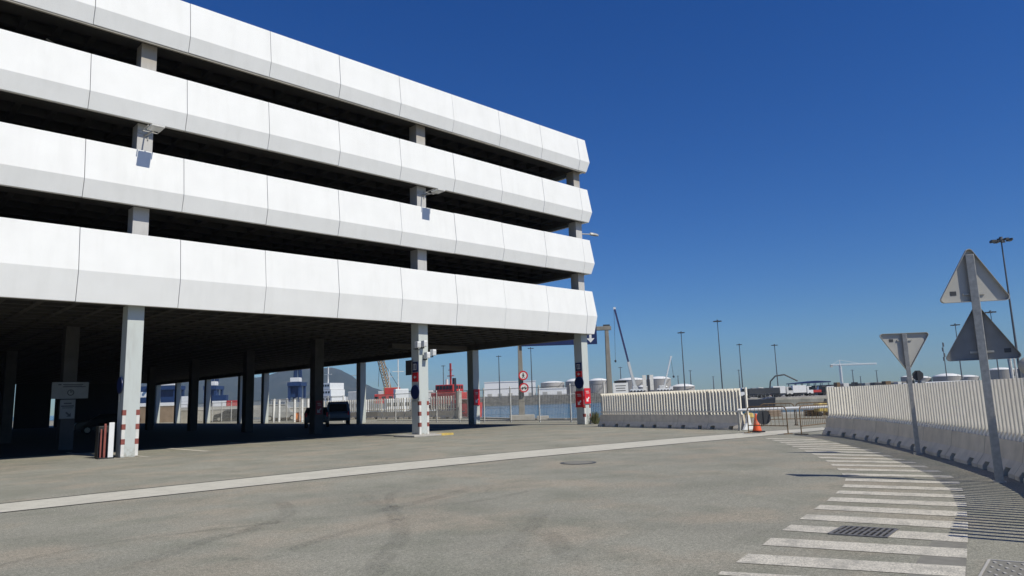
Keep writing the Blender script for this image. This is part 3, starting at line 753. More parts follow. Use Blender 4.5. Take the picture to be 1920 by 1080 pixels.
# small notice and gate post behind the short fence
t = thing('notice_sign', 'white notice with dark rows of lettering and a black head behind the short fence', 'sign', (at(1164, 735, 46).x, at(1164, 735, 46).y, 0), -YAW)
zb_, zt_ = at(1164, 737, 46).z, at(1164, 717.5, 46).z; W_ = 28/F_PX*46
MB().box((0, 0, (zb_+zt_)/2), (W_, .05, zt_-zb_)).done('board', 'white', t)
mb = MB()
for k, w in ((.70, .7), (.47, .62), (.23, .66)): mb.box((0, -.028, zb_+(zt_-zb_)*k), (W_*w, .006, .045))
mb.done('lettering', 'darkgrey', t)
MB().box((0, 0, zt_+.06), (W_*.8, .08, .12)).done('head_strip', 'black', t)
for s in (-.3, .3): MB().bar((s, .03, 0), (s, .03, zb_+.1), .05, .05).done('leg', 'galv', t)
p = at(1217, 740, 40)
t = thing('sign_column', 'dark post between two pale upright panels behind the short fence', 'sign', (p.x, p.y, 0), -YAW)
z1 = at(1217, 703, 40).z
MB().bar((0, 0, 0), (0, 0, z1), .10, .08).done('post', 'darkgrey', t)
for s in (-.21, .19): MB().box((s, .02, z1-.42), (.2, .05, .84)).done('side_panel', 'offwhite', t)

# ------------------------------------------------------------------ overhead sign gantry
gA = at(979, 787, 55.5); gB = at(1146, 787, 55.5)
t = thing('sign_gantry', 'concrete gantry with tapered posts and a navy overhead sign with a white down arrow', 'gantry', (gA.x, gA.y, 0), -YAW)
B = Vector(((gB-gA).length, 0, 0)); HZ = 7.0
for x in (0, B.x): MB().loft([[(x+sx*w, sy*w, z) for sx, sy in ((-1, -1), (1, -1), (1, 1), (-1, 1))] for w, z in ((.24, 0), (.135, HZ))]).done('post', 'polecon', t, bevel=.03)
MB().box((B.x/2, 0, HZ-.12), (B.x+.7, .34, .30)).done('cross_beam', 'polecon', t, bevel=.02)
MB().box((B.x, 0, HZ+.06), (.5, .3, .2)).done('beam_cap', 'darkgrey', t)
sx0, sx1 = .15, B.x-.82; sb = MB(); sb.box(((sx0+sx1)/2, -.28, 6.95), (sx1-sx0, .10, 2.6)).done('sign_panel', 'navy', t)
MB().box((sx1-.18, -.28, 8.36), (.35, .14, .22)).done('lamp_cap', 'offwhite', t)
flat('arrow', arrow(sx1-.5, 6.15, .75, -math.pi/2), (0, -.331, 0), (1, 0, 0), (0, 0, 1), (0, -1, 0), .006, t, 'white')
MB().box((0, 0, .22), (1.9, 1.3, .44)).done('footing', 'kerbstone', t, bevel=.03)
MB().box((1.6, .1, .16), (.9, .6, .32)).done('footing_block', 'kerbstone', t, bevel=.03)
# prohibition signs on the left gantry post
def round_ban(px, py, dep, label, kind):
    p = at(px, py, dep); t = thing('prohibition_sign', label, 'traffic sign', p, -YAW, 'round prohibition signs on the gantry post')
    MB().prism([(a, 0, b) for a, b in circle(.36)], (0, .02, 0)).done('disc', 'white', t)
    a, b = circle(.36), circle(.26); mb = MB()
    for i in range(28):
        j = (i+1) % 28; mb.prism([(q[0], -.005, q[1]) for q in (a[i], a[j], b[j], b[i])], (0, .004, 0))
    mb.done('red_ring', 'red', t)
    mb = MB(); P = lambda pts: mb.prism([(x, -.006, z) for x, z in pts], (0, .004, 0))
    if kind == 'walk':
        P(circle(.045, 12, 0, .15)); P([(-.05, .09), (.05, .09), (.04, -.04), (-.04, -.04)])
        P([(-.03, -.04), (.03, -.04), (-.06, -.2), (-.11, -.2)]); P([(-.01, -.045), (.04, -.045), (.11, -.2), (.06, -.2)])
        P([(-.05, .085), (-.11, -.03), (-.08, -.045), (-.035, .05)]); P([(.05, .085), (.11, -.03), (.08, -.045), (.035, .05)])
    else:
        for cx in (-.12, .12): P(circle(.07, 14, cx, -.07))
        P([(-.14, -.02), (.12, -.02), (.1, .05), (-.02, .03), (-.12, .07)]); P([(.08, .0), (.12, .0), (.09, .12), (.05, .12)])
    mb.done('symbol', 'black', t)
round_ban(981, 704, 55.0, 'round red ringed sign with a walking figure, upper of two on the gantry post', 'walk')
round_ban(982.5, 727, 55.0, 'round red ringed sign with a small motor vehicle, lower of two on the gantry post', 'bike')

# ------------------------------------------------------------------ mesh fence along the garage side
def mesh_panel(label):
    t = thing('mesh_fence_panel', label, 'fence', (0, 0, 0), 0, 'white mesh fence panels along the garage side')
    MB().bar((0, 0, 0), (0, 0, 2.55), .07, .07).done('post', 'offwhite', t)
    mb = MB(); L = 2.9
    for z in (.12, .55, 1.0, 1.45, 1.9, 2.38): mb.bar((0, .035, z), (0, L-.035, z), .012, .012)
    for z in (.12, 2.38): mb.bar((.0, .035, z+.03), (.0, L-.035, z+.03), .03, .03)
    for i in range(1, 20): mb.bar((.01, L*i/20, .12), (.01, L*i/20, 2.38), .007, .007)
    mb.done('wire_mesh', 'mesh_wire', t); return t
mf = mesh_panel('white wire mesh fence panel with a slim post, standing along the far garage side'); mf.location = (36, 29.2, 0)
for k in range(1, 26):
    if k in (9, 10): continue
    dup(mf, (36, 29.2+2.9*k, 0))
# white picket wall farther along the quay, seen between the columns
for k in range(7):
    t = dup(proto, (43.6, 55.5+k*4.1, 0), R(90), None, (1.93, 1, 1.3), 'picket barriers along the ship quay')
    t['label'] = 'brownish concrete barrier with white pickets in front of the ships, %s from the water end' % ORD[k]
# pale gate posts near the tug
for k, (px, w) in enumerate(((861, .5), (880, .22))):
    p = G(px, 785); t = thing('gate_post', ('thick pale' if k == 0 else 'thin pale')+' gate post at the water end of the quay fence', 'gate post', (p.x, p.y, 0), 0, None)
    MB().box((0, 0, 1.25), (w, .3, 2.5)).done('post', 'kerbstone', t, bevel=.02); MB().box((0, 0, 2.55), (w+.1, .36, .1)).done('cap', 'offwhite', t)

# ------------------------------------------------------------------ weeds at the corner column
t = thing('weed_plant', 'scruffy green and dry weeds growing at the foot of the right corner column', 'plant', (33.55, 27.95, 0))
for nm, mtl, n in (('leaves', 'leaf', 260), ('dry_stems', 'drystem', 60)):
    mb = MB()
    for i in range(n):
        a = random.uniform(0, 2*math.pi); r = random.uniform(0, .42)*random.random()**.5; h = random.uniform(.12, .85)*(1-.6*r) * (1.2 if nm == 'dry_stems' else 1)
        b = Vector((r*math.cos(a)*1.5, r*math.sin(a), 0)); lean = Vector((random.uniform(-.3, .3), random.uniform(-.3, .3), 1))*h
        w = Vector((math.cos(a+1.5), math.sin(a+1.5), 0))*(random.uniform(.012, .035) if nm == 'leaves' else .006)
        base = b+lean*random.uniform(0, .5)
        mb.poly([base-w*.4, base+w*.4, base+lean*.3+w, b+lean*1., base+lean*.3-w])
    mb.done(nm, mtl, t, recalc=False)

# ------------------------------------------------------------------ parked vehicles in the garage
def make_car(name, label, cat, loc, rz, paint, L=4.5, W=1.85, H=1.75, group=None):
    t = thing(name, label, cat, loc, rz, group)
    side = [(-L/2, .35), (-L/2+.02, .95), (-L/2+.12, 1.05), (-L/2+.25, H-.12), (-L/2+.5, H), (L*.12, H-.02), (L*.27, 1.08), (L/2-.12, .92), (L/2, .7), (L/2, .35)]
    mb = MB(); rings = []
    for y, k in ((-W/2, .94), (-W/2+.08, 1.), (W/2-.08, 1.), (W/2, .94)):
        rings.append([(x*(.985 if k < 1 else 1), y*(.86 if z > 1.2 else 1), z*(1 if k == 1 else .985)) for x, z in side])
    mb.loft(rings); mb.done('body', paint, t, bevel=.04)
    ws = MB()
    for s in (-1, 1):
        y = s*(W/2*.86+.012)
        ws.prism([(-L/2+.4, y, 1.1), (L*.2, y, 1.1), (L*.11, y, H-.12), (-L/2+.5, y, H-.14)], (0, .01*s, 0))
    ws.done('side_window', 'glass', t)
    MB().prism([(-L/2+.07, -W*.38, 1.1), (-L/2+.07, W*.38, 1.1), (-L/2+.2, W*.34, H-.2), (-L/2+.2, -W*.34, H-.2)], (-.012, 0, 0)).done('rear_window', 'glass', t)
    for s in (-1, 1):
        MB().box((-L/2-.005, s*W*.42, .95), (.04, .12, .3)).done('tail_light', 'red', t)
        MB().box((L/2-.06, s*W*.36, .72), (.1, .3, .14)).done('headlight', 'lamp', t)
        for x in (-L*.31, L*.31):
            w = MB().tube((x, s*(W/2-.2), .33), (x, s*(W/2+.005), .33), .33, n=20).done('wheel', 'tyre', t)
            MB().tube((x, s*(W/2+.006), .33), (x, s*(W/2+.012), .33), .2, n=14).done('rim', 'galv', w)
    MB().box((-L/2-.02, 0, .5), (.1, W*.9, .18)).done('bumper', 'darkgrey', t, bevel=.02)
    return t
p = G(634, 797); make_car('parked_van', 'blue grey van parked in the shade right of the inner column', 'van', (p.x+.8, p.y+1.5, .005), R(62), 'carblue', 4.4, 1.9, 1.9)
p = G(602, 801); make_car('parked_car', 'dark car half hidden behind the inner column beside the van', 'car', (p.x+.3, p.y+1.2, .005), R(61), 'cardark', 4.3, 1.8, 1.5)
p = G(180, 812); make_car('parked_car', 'black car parked in deep shade beside the notice board column', 'car', (p.x, p.y-3, .005), R(170), 'cardark', 4.4, 1.8, 1.5)
t = thing('plastic_barrier', 'bright orange plastic barrier block standing at the sunlit fence beyond the garage', 'barrier', G(558, 791), R(40))
MB().prism([(-.4, -.3, 0), (.4, -.3, 0), (.28, -.12, .9), (-.28, -.12, .9)], (0, .5, 0)).done('shell', 'bright_orange', t, bevel=.04); MB().box((0, -.06, .95), (.4, .24, .12)).done('top_ridge', 'bright_orange', t)

# ------------------------------------------------------------------ things on the far side of the water
def base_z(px): return FQZ if px < 1396 else 0.
def box_px(name, label, cat, px0, px1, py, dep, deep, z0, mtl, group=None, extras=None):
    a, b = at(px0, py, dep), at(px1, py, dep); top = a.z; w = (b-a).length
    t = thing(name, label, cat, ((a.x+b.x)/2, (a.y+b.y)/2, z0), -YAW, group); return t, w, top-z0
# storage tanks
def tank(px0, px1, py_rim, py_peak, dep, z0, label):
    c = at((px0+px1)/2, py_rim, dep); r = (px1-px0)/2/F_PX*dep; zr = c.z-z0; zp = at((px0+px1)/2, py_peak, dep).z-z0
    t = thing('storage_tank', label, 'tank', (c.x, c.y, z0), 0, 'white roofed storage tanks')
    MB().lathe([(r, -2), (r, zr)], n=40).done('shell', 'tank', t, smooth=False)
    MB().lathe([(r*1.015, zr), (r*1.015, zr+.25), (r*.75, zr+(zp-zr)*.55), (r*.4, zr+(zp-zr)*.88), (.01, zp)], n=40).done('dome_roof', 'tankroof', t, smooth=True)
    mb = MB()
    for i in range(14):
        a = R(200+6*i); z = zr*i/13.
        mb.box((r*1.01*math.cos(a), r*1.01*math.sin(a), z), (1.2, 1.2, .3), a)
    mb.tube((r*1.01*math.cos(R(240)), r*1.01*math.sin(R(240)), zr), (r*1.01*math.cos(R(240)), r*1.01*math.sin(R(240)), zr+1.5), .1); mb.done('stair', 'galv', t)
    return t
for a in ((1014, 1058, 718, 714.5, 640, 'grey tank with white dome left of the garage corner column'), (1060, 1098, 715.5, 709.5, 660, 'grey tank with white dome half behind the corner column'),
          (1103, 1140, 714, 709, 650, 'grey tank with white dome between corner column and gantry post'), (1156, 1211, 713, 708, 660, 'large tank with white dome behind the mobile crane with the dark boom'),
          (1212, 1257, 711, 705.5, 680, 'tallest tank with white dome between the two mobile cranes')): tank(*a[:5], FQZ, a[5])
tank(1258, 1302, 725, 719.5, 690, FQZ, 'low white domed tank right of the small mobile crane')
tank(1196, 1214, 726, 722, 640, FQZ, 'small low tank in front of the tall tanks')
tank(1236, 1252, 726, 722, 640, FQZ, 'small low tank beside the foot of the small crane')
for a in ((1690, 1712, 707, 704.5, 420, 'pale tank just left of the dark octagonal sign'), (1717, 1744, 709, 705, 440, 'low white tank right of the dark octagonal sign'),
          (1752, 1800, 706, 700, 430, 'broad white domed tank between the yield sign and the tall post'), (1796, 1832, 707, 703, 470, 'low white domed tank just left of the tall sign post'),
          (1853, 1898, 694, 689, 300, 'large dark grey tank with pale roof at the far right'), (1903, 1940, 692, 688, 310, 'dark tank at the right edge of the view')): tank(*a[:5], 0, a[5])
# long white warehouse and low sheds
def shed(px0, px1, py, dep, z0, deep, label, wall='white', roof='tankroof', roofrise=.8, name='warehouse'):
    t, w, h = box_px(name, label, 'warehouse', px0, px1, py, dep, deep, z0, wall)
    MB().box((0, deep/2, (h-roofrise)/2-1), (w, deep, h-roofrise+2)).done('wall', wall, t)
    MB().prism([(-w/2-.4, -.4, h-roofrise), (w/2+.4, -.4, h-roofrise), (w/2+.4, -.4, h-roofrise*.4), (0, -.4, h), (-w/2-.4, -.4, h-roofrise*.4)], (0, deep+.8, 0)).done('roof', roof, t)
    nd = max(1, int(w/9))
    for i in range(nd): MB().box((-w/2+w*(i+.5)/nd, -.03, 1.2), (min(4, w/nd*.5), .08, 3.0)).done('door', 'galv', t)
    return t
shed(908, 1004, 716, 640, FQZ, 40, 'long white warehouse across the water left of the round signs')
shed(740, 812, 733, 560, 2., 20, 'low pale shed beyond the ships, left of the tug', 'offwhite', 'lip')
shed(1008, 1062, 728, 615, FQZ, 20, 'low white shed in front of the tanks, right of the round signs')
shed(1066, 1100, 738, 605, FQZ, 10, 'small white shed at the water edge behind the corner column')
shed(1735, 1885, 715.5, 230, 0, 30, 'long low white roof showing above the right fence', 'offwhite', 'tankroof', .9)
shed(1560, 1690, 720, 240, 0, 30, 'long low dark roofed shed above the right fence', 'kerbstone', 'darkgrey', .7)
shed(1648, 1700, 716, 300, 0, 20, 'pale low shed behind the dark roofed one above the right fence', 'offwhite', 'lip', .8)
# dark canopy
t, w, h = box_px('canopy', 'dark blue roofed open canopy on slim posts beyond the trucks', 'canopy', 1490, 1558, 715, 250, 8, 0, 'navy')
MB().prism([(-w/2, 0, h-.9), (w/2, 0, h-.7), (w/2, 0, h-.35), (w*.1, 0, h), (-w/2, 0, h-.6)], (0, 8, 0)).done('roof', 'navy', t)
for i in range(6):
    for y in (.6, 7.4): MB().bar((-w/2+.6+(w-1.2)*i/5, y, 0), (-w/2+.6+(w-1.2)*i/5, y, h-.85), .22, .22).done('leg', 'galv', t)
# light masts
def mast(px, py, label, H=29., z0=None, crown=True, tone='steel_dark', grp='tall port light masts'):
    yh = 540+F_PX*math.tan(PITCH)+math.tan(ROLL)*(px-960); z0 = base_z(px) if z0 is None else z0
    dep = (H+z0-EYE)*F_PX/(yh-py)*1.0
    p = at(px, py, dep); H = p.z-z0
    t = thing('light_mast', label, 'light mast', (p.x, p.y, z0), 0, grp)
    k = max(1., dep/260.)
    MB().tube((0, 0, -1.5), (0, 0, H-.3), .24*k, .12*k, 10).done('pole', tone, t)
    mb = MB(); n = 8; rr = 1.5
    for i in range(n):
        a = 2*math.pi*i/n; q = Vector((math.cos(a), math.sin(a), 0)); mb.bar(q*.2+Vector((0, 0, H)), q*rr+Vector((0, 0, H)), .12, .12)
    mb.tube((0, 0, H-.4), (0, 0, H+.6), .4, .3, 10); mb.done('head_frame', tone, t)
    mb = MB()
    for i in range(n):
        a = 2*math.pi*i/n; q = Vector((math.cos(a), math.sin(a), 0))*rr; mb.box((q.x, q.y, H-.12), (.8, .6, .35), a)
    mb.done('lamp_ring', 'darkgrey', t)
for a in ((1345, 602, 'big light mast with a wide crown behind the short picket fence'), (1277, 623.5, 'light mast rising behind the small white crane'), (1386, 646, 'slim light mast above the right end of the short fence'),
          (1452, 647, 'light mast standing among the trucks beyond the gate'), (1877, 450, 'tallest light mast, behind the triangular signs at far right'), (1791, 609, 'light mast whose head shows just left of the lower triangle sign'),
          (1857, 585, 'light mast showing in the notch between the two triangle signs'), (935, 668, 'light mast across the water, left of the gantry post'), (995, 653, 'faint light mast right of the gantry post'),
          (831, 686, 'distant light mast beside the red tug')): mast(a[0], a[1], a[2])
for a in ((1294, 695, 'thin distant mast right of the low domed tank', 24), (1163, 689, 'thin distant mast behind the boom of the dark crane', 24), (1385, 694, 'short faint mast near the right end of the short fence', 24), (1598, 694, 'thin dark mast right of the tower crane', 24),
          (1643, 695, 'thin dark mast left of the yield sign', 24), (1613, 706, 'faint far mast between two thin dark masts', 24), (1271, 705, 'faint far mast beside the low domed tank', 24), (1337, 706, 'faint far mast left of the big light mast', 24)): mast(a[0], a[1], a[2], a[3])
# telecom mast
p = at(1767, 642, 260); H = p.z
t = thing('telecom_mast', 'slim antenna mast with stacked aerial drums left of the triangle signs', 'antenna mast', (p.x, p.y, 0))
MB().tube((0, 0, 0), (0, 0, H), .22, .12).done('pole', 'steel_dark', t)
for z, s in ((H-.8, 1), (H-2.6, -1), (H-4.6, 1), (H-6, -1)): MB().tube((s*.6, 0, z-.7), (s*.6, 0, z+.7), .28, n=10).tube((0, 0, z), (s*.6, 0, z), .1).done('antenna', 'steel_dark', t)
# stop sign from behind
p = at(1721, 704, 24); t = thing('stop_sign', 'dark octagonal sign seen from behind just above the right fence', 'traffic sign', (p.x, p.y, 0), -YAW-.25)
MB().prism([(.17*2*.5*math.cos(R(22.5+45*i))*1.05, 0, p.z+.17*1.05*math.sin(R(22.5+45*i))) for i in range(8)], (0, .01, 0)).done('plate', 'darkgrey', t)
MB().bar((0, -.03, 0), (0, -.03, p.z+.15), .05, .04).done('post', 'darkgrey', t)
# white upright bars and round sign at the far right edge
for k, (px0, px1) in enumerate(((1888, 1897), (1899, 1904))):
    p = at((px0+px1)/2, 674, 60); t = thing('flag_pole', ('broad' if k == 0 else 'thin')+' pale leaning pole just right of the tall mast behind the fence', 'pole', (p.x, p.y, 0))
    MB().tube((.2, 0, 0), (0, 0, p.z), .14 if k == 0 else .08).done('pole', 'offwhite', t); MB().ball((0, 0, p.z), .17 if k == 0 else .1, 1).done('finial', 'offwhite', t)
p = at(1931, 686, 30); t = thing('convex_mirror', 'pale round mirror plate cut by the right edge of the view', 'mirror', (p.x, p.y, 0), -YAW-.5)
MB().lathe([(.40, -.03), (.40, .03), (.01, .06)], n=28).done('mirror_disc', 'signback', t, smooth=True)
t.children[0].rotation_euler = (R(90), 0, 0); t.children[0].location = (0, 0, p.z); t.children[0].scale = (1, 1, 1)
MB().bar((0, .06, 0), (0, .06, p.z+.3), .07, .07).done('post', 'galv', t)

# mobile cranes
def mobile_crane(px_b, py_b, px_t, py_t, dep, label, lower, upper, split, hook=None, w=1.0):
    b, tp = at(px_b, py_b, dep), at(px_t, py_t, dep)
    t = thing('mobile_crane', label, 'crane', (b.x, b.y, FQZ), -YAW)
    B0 = Vector((0, 0, b.z-FQZ)); T0 = Vector(((tp-b).dot(RGT), 0, tp.z-FQZ)); S = B0.lerp(T0, split)
    MB().box((1.5, 0, 1.6), (13, 3, 1.7)).done('chassis', 'white', t, bevel=.1)
    MB().box((7.2, 0, 2.4), (2.6, 2.9, 2.6)).done('driver_cab', 'white', t, bevel=.2)
    MB().box((-1, 0, 3.6), (4, 2.8, 2.6)).done('crane_cab', 'offwhite', t, bevel=.2)
    for i in range(5):
        MB().tube((-4+i*2.7, -1.6, .75), (-4+i*2.7, 1.6, .75), .75, n=16).done('wheel', 'tyre', t)
    MB().bar(B0, S, 1.7*w, 1.5*w).done('lower_boom', lower, t); MB().bar(S, T0, 1.15*w, 1.0*w).done('upper_boom', upper, t)
    MB().box(T0, (1.5*w, 1.2*w, 1.3*w)).done('boom_head', 'white', t)
    MB().bar(B0+Vector((2.5, 0, -1)), B0.lerp(T0, .28), .8*w, .8*w).done('lift_ram', 'galv', t)
    if hook:
        hx = (at(hook[0], hook[1], dep)-b).dot(RGT); hz = at(hook[0], hook[1], dep).z-FQZ
        MB().tube(T0+Vector((-.4, 0, 0)), (hx, 0, hz), .14, n=6).done('hoist_rope', 'darkgrey', t)
        MB().lathe([(.1, -1.2), (.9, -.5), (.9, .5), (.1, 1.2)], (hx, 0, hz), 10).done('hook_block', 'darkgrey', t)
mobile_crane(1193, 736, 1152, 578, 600, 'mobile crane with a tall dark boom and a hook on its rope', 'offwhite', 'purple', .36, (1154, 677), 1.35)
mobile_crane(1243, 736, 1258, 669, 610, 'small mobile crane with a short white boom leaning right', 'offwhite', 'white', .4, (1263, 706), 1.0)
# tower crane
p = at(1575, 684, 900); t = thing('tower_crane', 'pale tower crane far off behind the canopy', 'crane', (p.x, p.y, 0), -YAW)
def lattice(mb, a, b, w, n, r):
    a, b = Vector(a), Vector(b); d = (b-a).normalized(); s = d.orthogonal().normalized(); q = d.cross(s)
    cs = [s*w+q*w, s*w-q*w, -s*w-q*w, -s*w+q*w]
    for c in cs: mb.bar(a+c, b+c, r, r)
    for i in range(n):
        for k in range(4):
            mb.bar(a.lerp(b, i/n)+cs[k], a.lerp(b, (i+1)/n)+cs[(k+1) % 4], r*.6, r*.6)
zz = p.z; mb = MB(); lattice(mb, (0, 0, 0), (0, 0, zz), 1.0, 16, .5); mb.done('tower', 'white', t)
mb = MB(); lattice(mb, (-12, 0, zz), (46, 0, zz), .7, 26, .35); mb.done('jib', 'white', t)
MB().bar((0, 0, zz), (0, 0, zz+6), .6, .6).tube((0, 0, zz+6), (30, 0, zz), .15).tube((0, 0, zz+6), (-11, 0, zz), .15).done('apex', 'white', t)
MB().box((-11, 0, zz-1.5), (3, 1.6, 2.6)).done('counterweight', 'kerbstone', t)

# trucks and vans on the basin quay
def truck(px, py, dep, label, w, boxh, body, cabm, face=1, flat_=False, loader=False):
    p = at(px, py, dep); z0 = 0. if px > 1392 else 2.
    t = thing('parked_truck', label, 'truck', (p.x, p.y, z0), -YAW+random.uniform(-.15, .15), 'trucks on the basin quay')
    MB().box((0, 0, .85), (w, 2.0, .35)).done('chassis', 'darkgrey', t)
    s = face
    MB().prism([(s*w/2, -1.1, .7), (s*(w/2-1.9), -1.1, .7), (s*(w/2-1.9), -1.1, 2.9), (s*(w/2-.5), -1.1, 2.9), (s*(w/2), -1.1, 1.8)], (0, 2.2, 0)).done('cab', cabm, t, bevel=.08)
    MB().prism([(s*(w/2-.45), -1.13, 2.75), (s*(w/2-.05), -1.13, 1.85), (s*(w/2-1.3), -1.13, 1.85), (s*(w/2-1.3), -1.13, 2.75)], (0, 2.26, 0)).done('window', 'glass', t)
    if not flat_: MB().box((-s*1.05, 0, 1.05+boxh/2), (w-2.3, 2.3, boxh)).done('cargo_box', body, t, bevel=.05)
    else: MB().box((-s*1.05, 0, 1.15), (w-2.3, 2.3, .25)).box((-s*1.05, -1.1, 1.5), (w-2.3, .08, .5)).done('flat_bed', body, t)
    for x in (-w*.36, -w*.18, w*.32):
        for y in (-1.02, 1.02): MB().tube((x, y-.15, .5), (x, y+.15, .5), .5, n=14).done('wheel', 'tyre', t)
    if loader: MB().path([(-s*.5, 0, 1.5), (-s*1, 0, 4.5), (-s*2.5, 0, 6.), (-s*5, 0, 6.3), (-s*8.5, 0, 4.4)], .2).done('loader_arm', 'darkgrey', t)
truck(1410, 741, 200, 'dark truck with a white cab at the left end of the basin quay', 7, 1.6, 'darkgrey', 'white', -1)
truck(1440, 741, 205, 'truck with a folding loader arm raised beyond the short fence', 6.5, 1.7, 'darkgrey', 'offwhite', -1, False, True)
truck(1466, 741, 215, 'white box truck beside the light mast on the basin quay', 6, 2.1, 'white', 'offwhite', 1)
truck(1503, 739, 220, 'white box truck left of the canopy posts', 6.5, 2.2, 'white', 'white', 1)
truck(1530, 741, 225, 'dark red flat bed truck under the canopy', 7, 1.2, 'shipred', 'cardark', 1, True)
truck(1550, 736, 230, 'white van like truck at the right end of the canopy', 5.5, 1.7, 'white', 'white', -1)
truck(1426, 737, 240, 'grey box truck behind the white cab truck', 6, 2.0, 'hull_grey', 'white', 1)
truck(1488, 737, 250, 'grey flat truck between two white box trucks', 6, 1.4, 'tank', 'cardark', 1, True)
car0 = make_car('parked_car', 'first small car from the left in the row behind the trucks on the basin quay', 'car', (at(1400, 735, 262).x, at(1400, 735, 262).y, 0), -YAW, 'cardark', 4.3, 1.8, 1.5, 'small cars parked behind the trucks')
for k in range(1, 12):
    p = at(1400+14.5*k+random.uniform(-2, 2), 735, 262+random.uniform(-4, 4))
    c = dup(car0, (p.x, p.y, 0), -YAW+random.uniform(-.5, .5)+(math.pi if k % 3 == 0 else 0), '%s small car from the left in the row behind the trucks on the basin quay' % ORD[k])
    pm = ('white', 'carblue', 'cardark', 'hull_grey', 'shipred')[(k*3) % 5]
    for ch in c.children:
        if ch.name.startswith('body'): ch.data = ch.data.copy(); ch.data.materials[0] = M[pm]
for k in range(9):                              # low dark stacks showing just above the right fence
    px = (1568, 1584, 1603, 1622, 1640, 1662, 1684, 1706, 1728)[k]; p = at(px, (717, 718.5, 716.5, 718, 717, 714.5, 716, 713, 714)[k], 205); w = (7, 10, 6, 9, 8, 10, 7, 9, 8)[k]*205/F_PX
    t = thing('cargo_stack', '%s low cargo stack from the left showing above the right hand fence' % ORD[k], 'cargo', (p.x, p.y, 0), -YAW, 'low cargo behind the right hand fence'); n = 2
    for i in range(n): MB().box((random.uniform(-.2, .2), 0, p.z*(i+.5)/n), (w*random.uniform(.85, 1), 2.2, p.z/n-.03)).done('crate', ('cardark', 'rust', 'hull_grey', 'offwhite', 'darkgrey')[(k*2+i) % 5], t, bevel=.05)
# dark moored barge at the basin quay
a, b = at(1390, 766, 165), at(1456, 766, 165); w = (b-a).length
t = thing('moored_barge', 'low black barge moored in front of the trucks', 'boat', ((a.x+b.x)/2, (a.y+b.y)/2, -2.5), -YAW)
MB().prism([(-w/2, 0, 3.3), (-w/2+.6, 0, -.6), (w/2-.3, 0, -.6), (w/2, 0, 2.9), (w*.2, 0, 2.5), (-w*.25, 0, 2.5)], (0, 5, 0)).done('hull', 'shipdark', t, bevel=.05)
mb = MB()
for i in range(9): mb.bar((-w*.45+w*.9*i/8, .1, 2.5), (-w*.45+w*.9*i/8, .1, 3.4), .06, .06)
mb.done('rail_posts', 'galv', t)
# pallets, yellow cart and crates by the quay beyond the crowd barriers
def crate(px0, px1, py0, py1, dep, label, mtl, name='crate_stack', cat='crates'):
    a, b = at(px0, py1, dep), at(px1, py1, dep); zt = at((px0+px1)/2, py0, dep).z; w = (b-a).length
    t = thing(name, label, cat, ((a.x+b.x)/2, (a.y+b.y)/2, 0), -YAW); n = 3
    for i in range(n):
        h = zt/n; mb = MB()
        for k in range(3): mb.box((0, -.5+.5*k, h*i+h*.14), (w, .1, h*.2))
        mb.box((0, 0, h*i+h*.6), (w*.97, 1.1, h*.68)); mb.done('crate', mtl, t, bevel=.02)
crate(1515, 1533, 768.5, 783, 46, 'dark brown crates stacked at the quay edge beyond the gate', 'rust')
crate(1437, 1460, 769, 781, 47, 'dull brown stack of crates behind the round plate', 'brick')
p = at(1541, 784, 45); t = thing('yellow_cart', 'faded yellow wheeled cart beside the brown crates', 'cart', (p.x, p.y, 0), -YAW)
MB().box((0, 0, .52), (.62, .8, .5)).done('tub', 'yellow', t, bevel=.04)
for s in (-.22, .22): MB().tube((s, -.45, .13), (s, -.37, .13), .13, n=14).done('wheel', 'tyre', t)
MB().bar((.3, 0, .7), (.42, 0, 1.0), .04, .3).done('handle', 'darkgrey', t)
for k, (px, py) in enumerate(((1404, 779.5), (1553, 783))):
    p = at(px, py, 46); t = thing('mooring_block', ('yellowish concrete block left of the cone' if k == 0 else 'yellowish block at the end of the right fence'), 'block', (p.x, p.y, 0), -YAW)
    MB().prism([(-.25, -.3, 0), (.25, -.3, 0), (.2, -.24, .3), (-.2, -.24, .3)], (0, .5, 0)).done('block_body', 'yellow', t, bevel=.04); MB().tube((0, -.05, .3), (0, -.05, .38), .06).done('lifting_eye', 'rust', t)

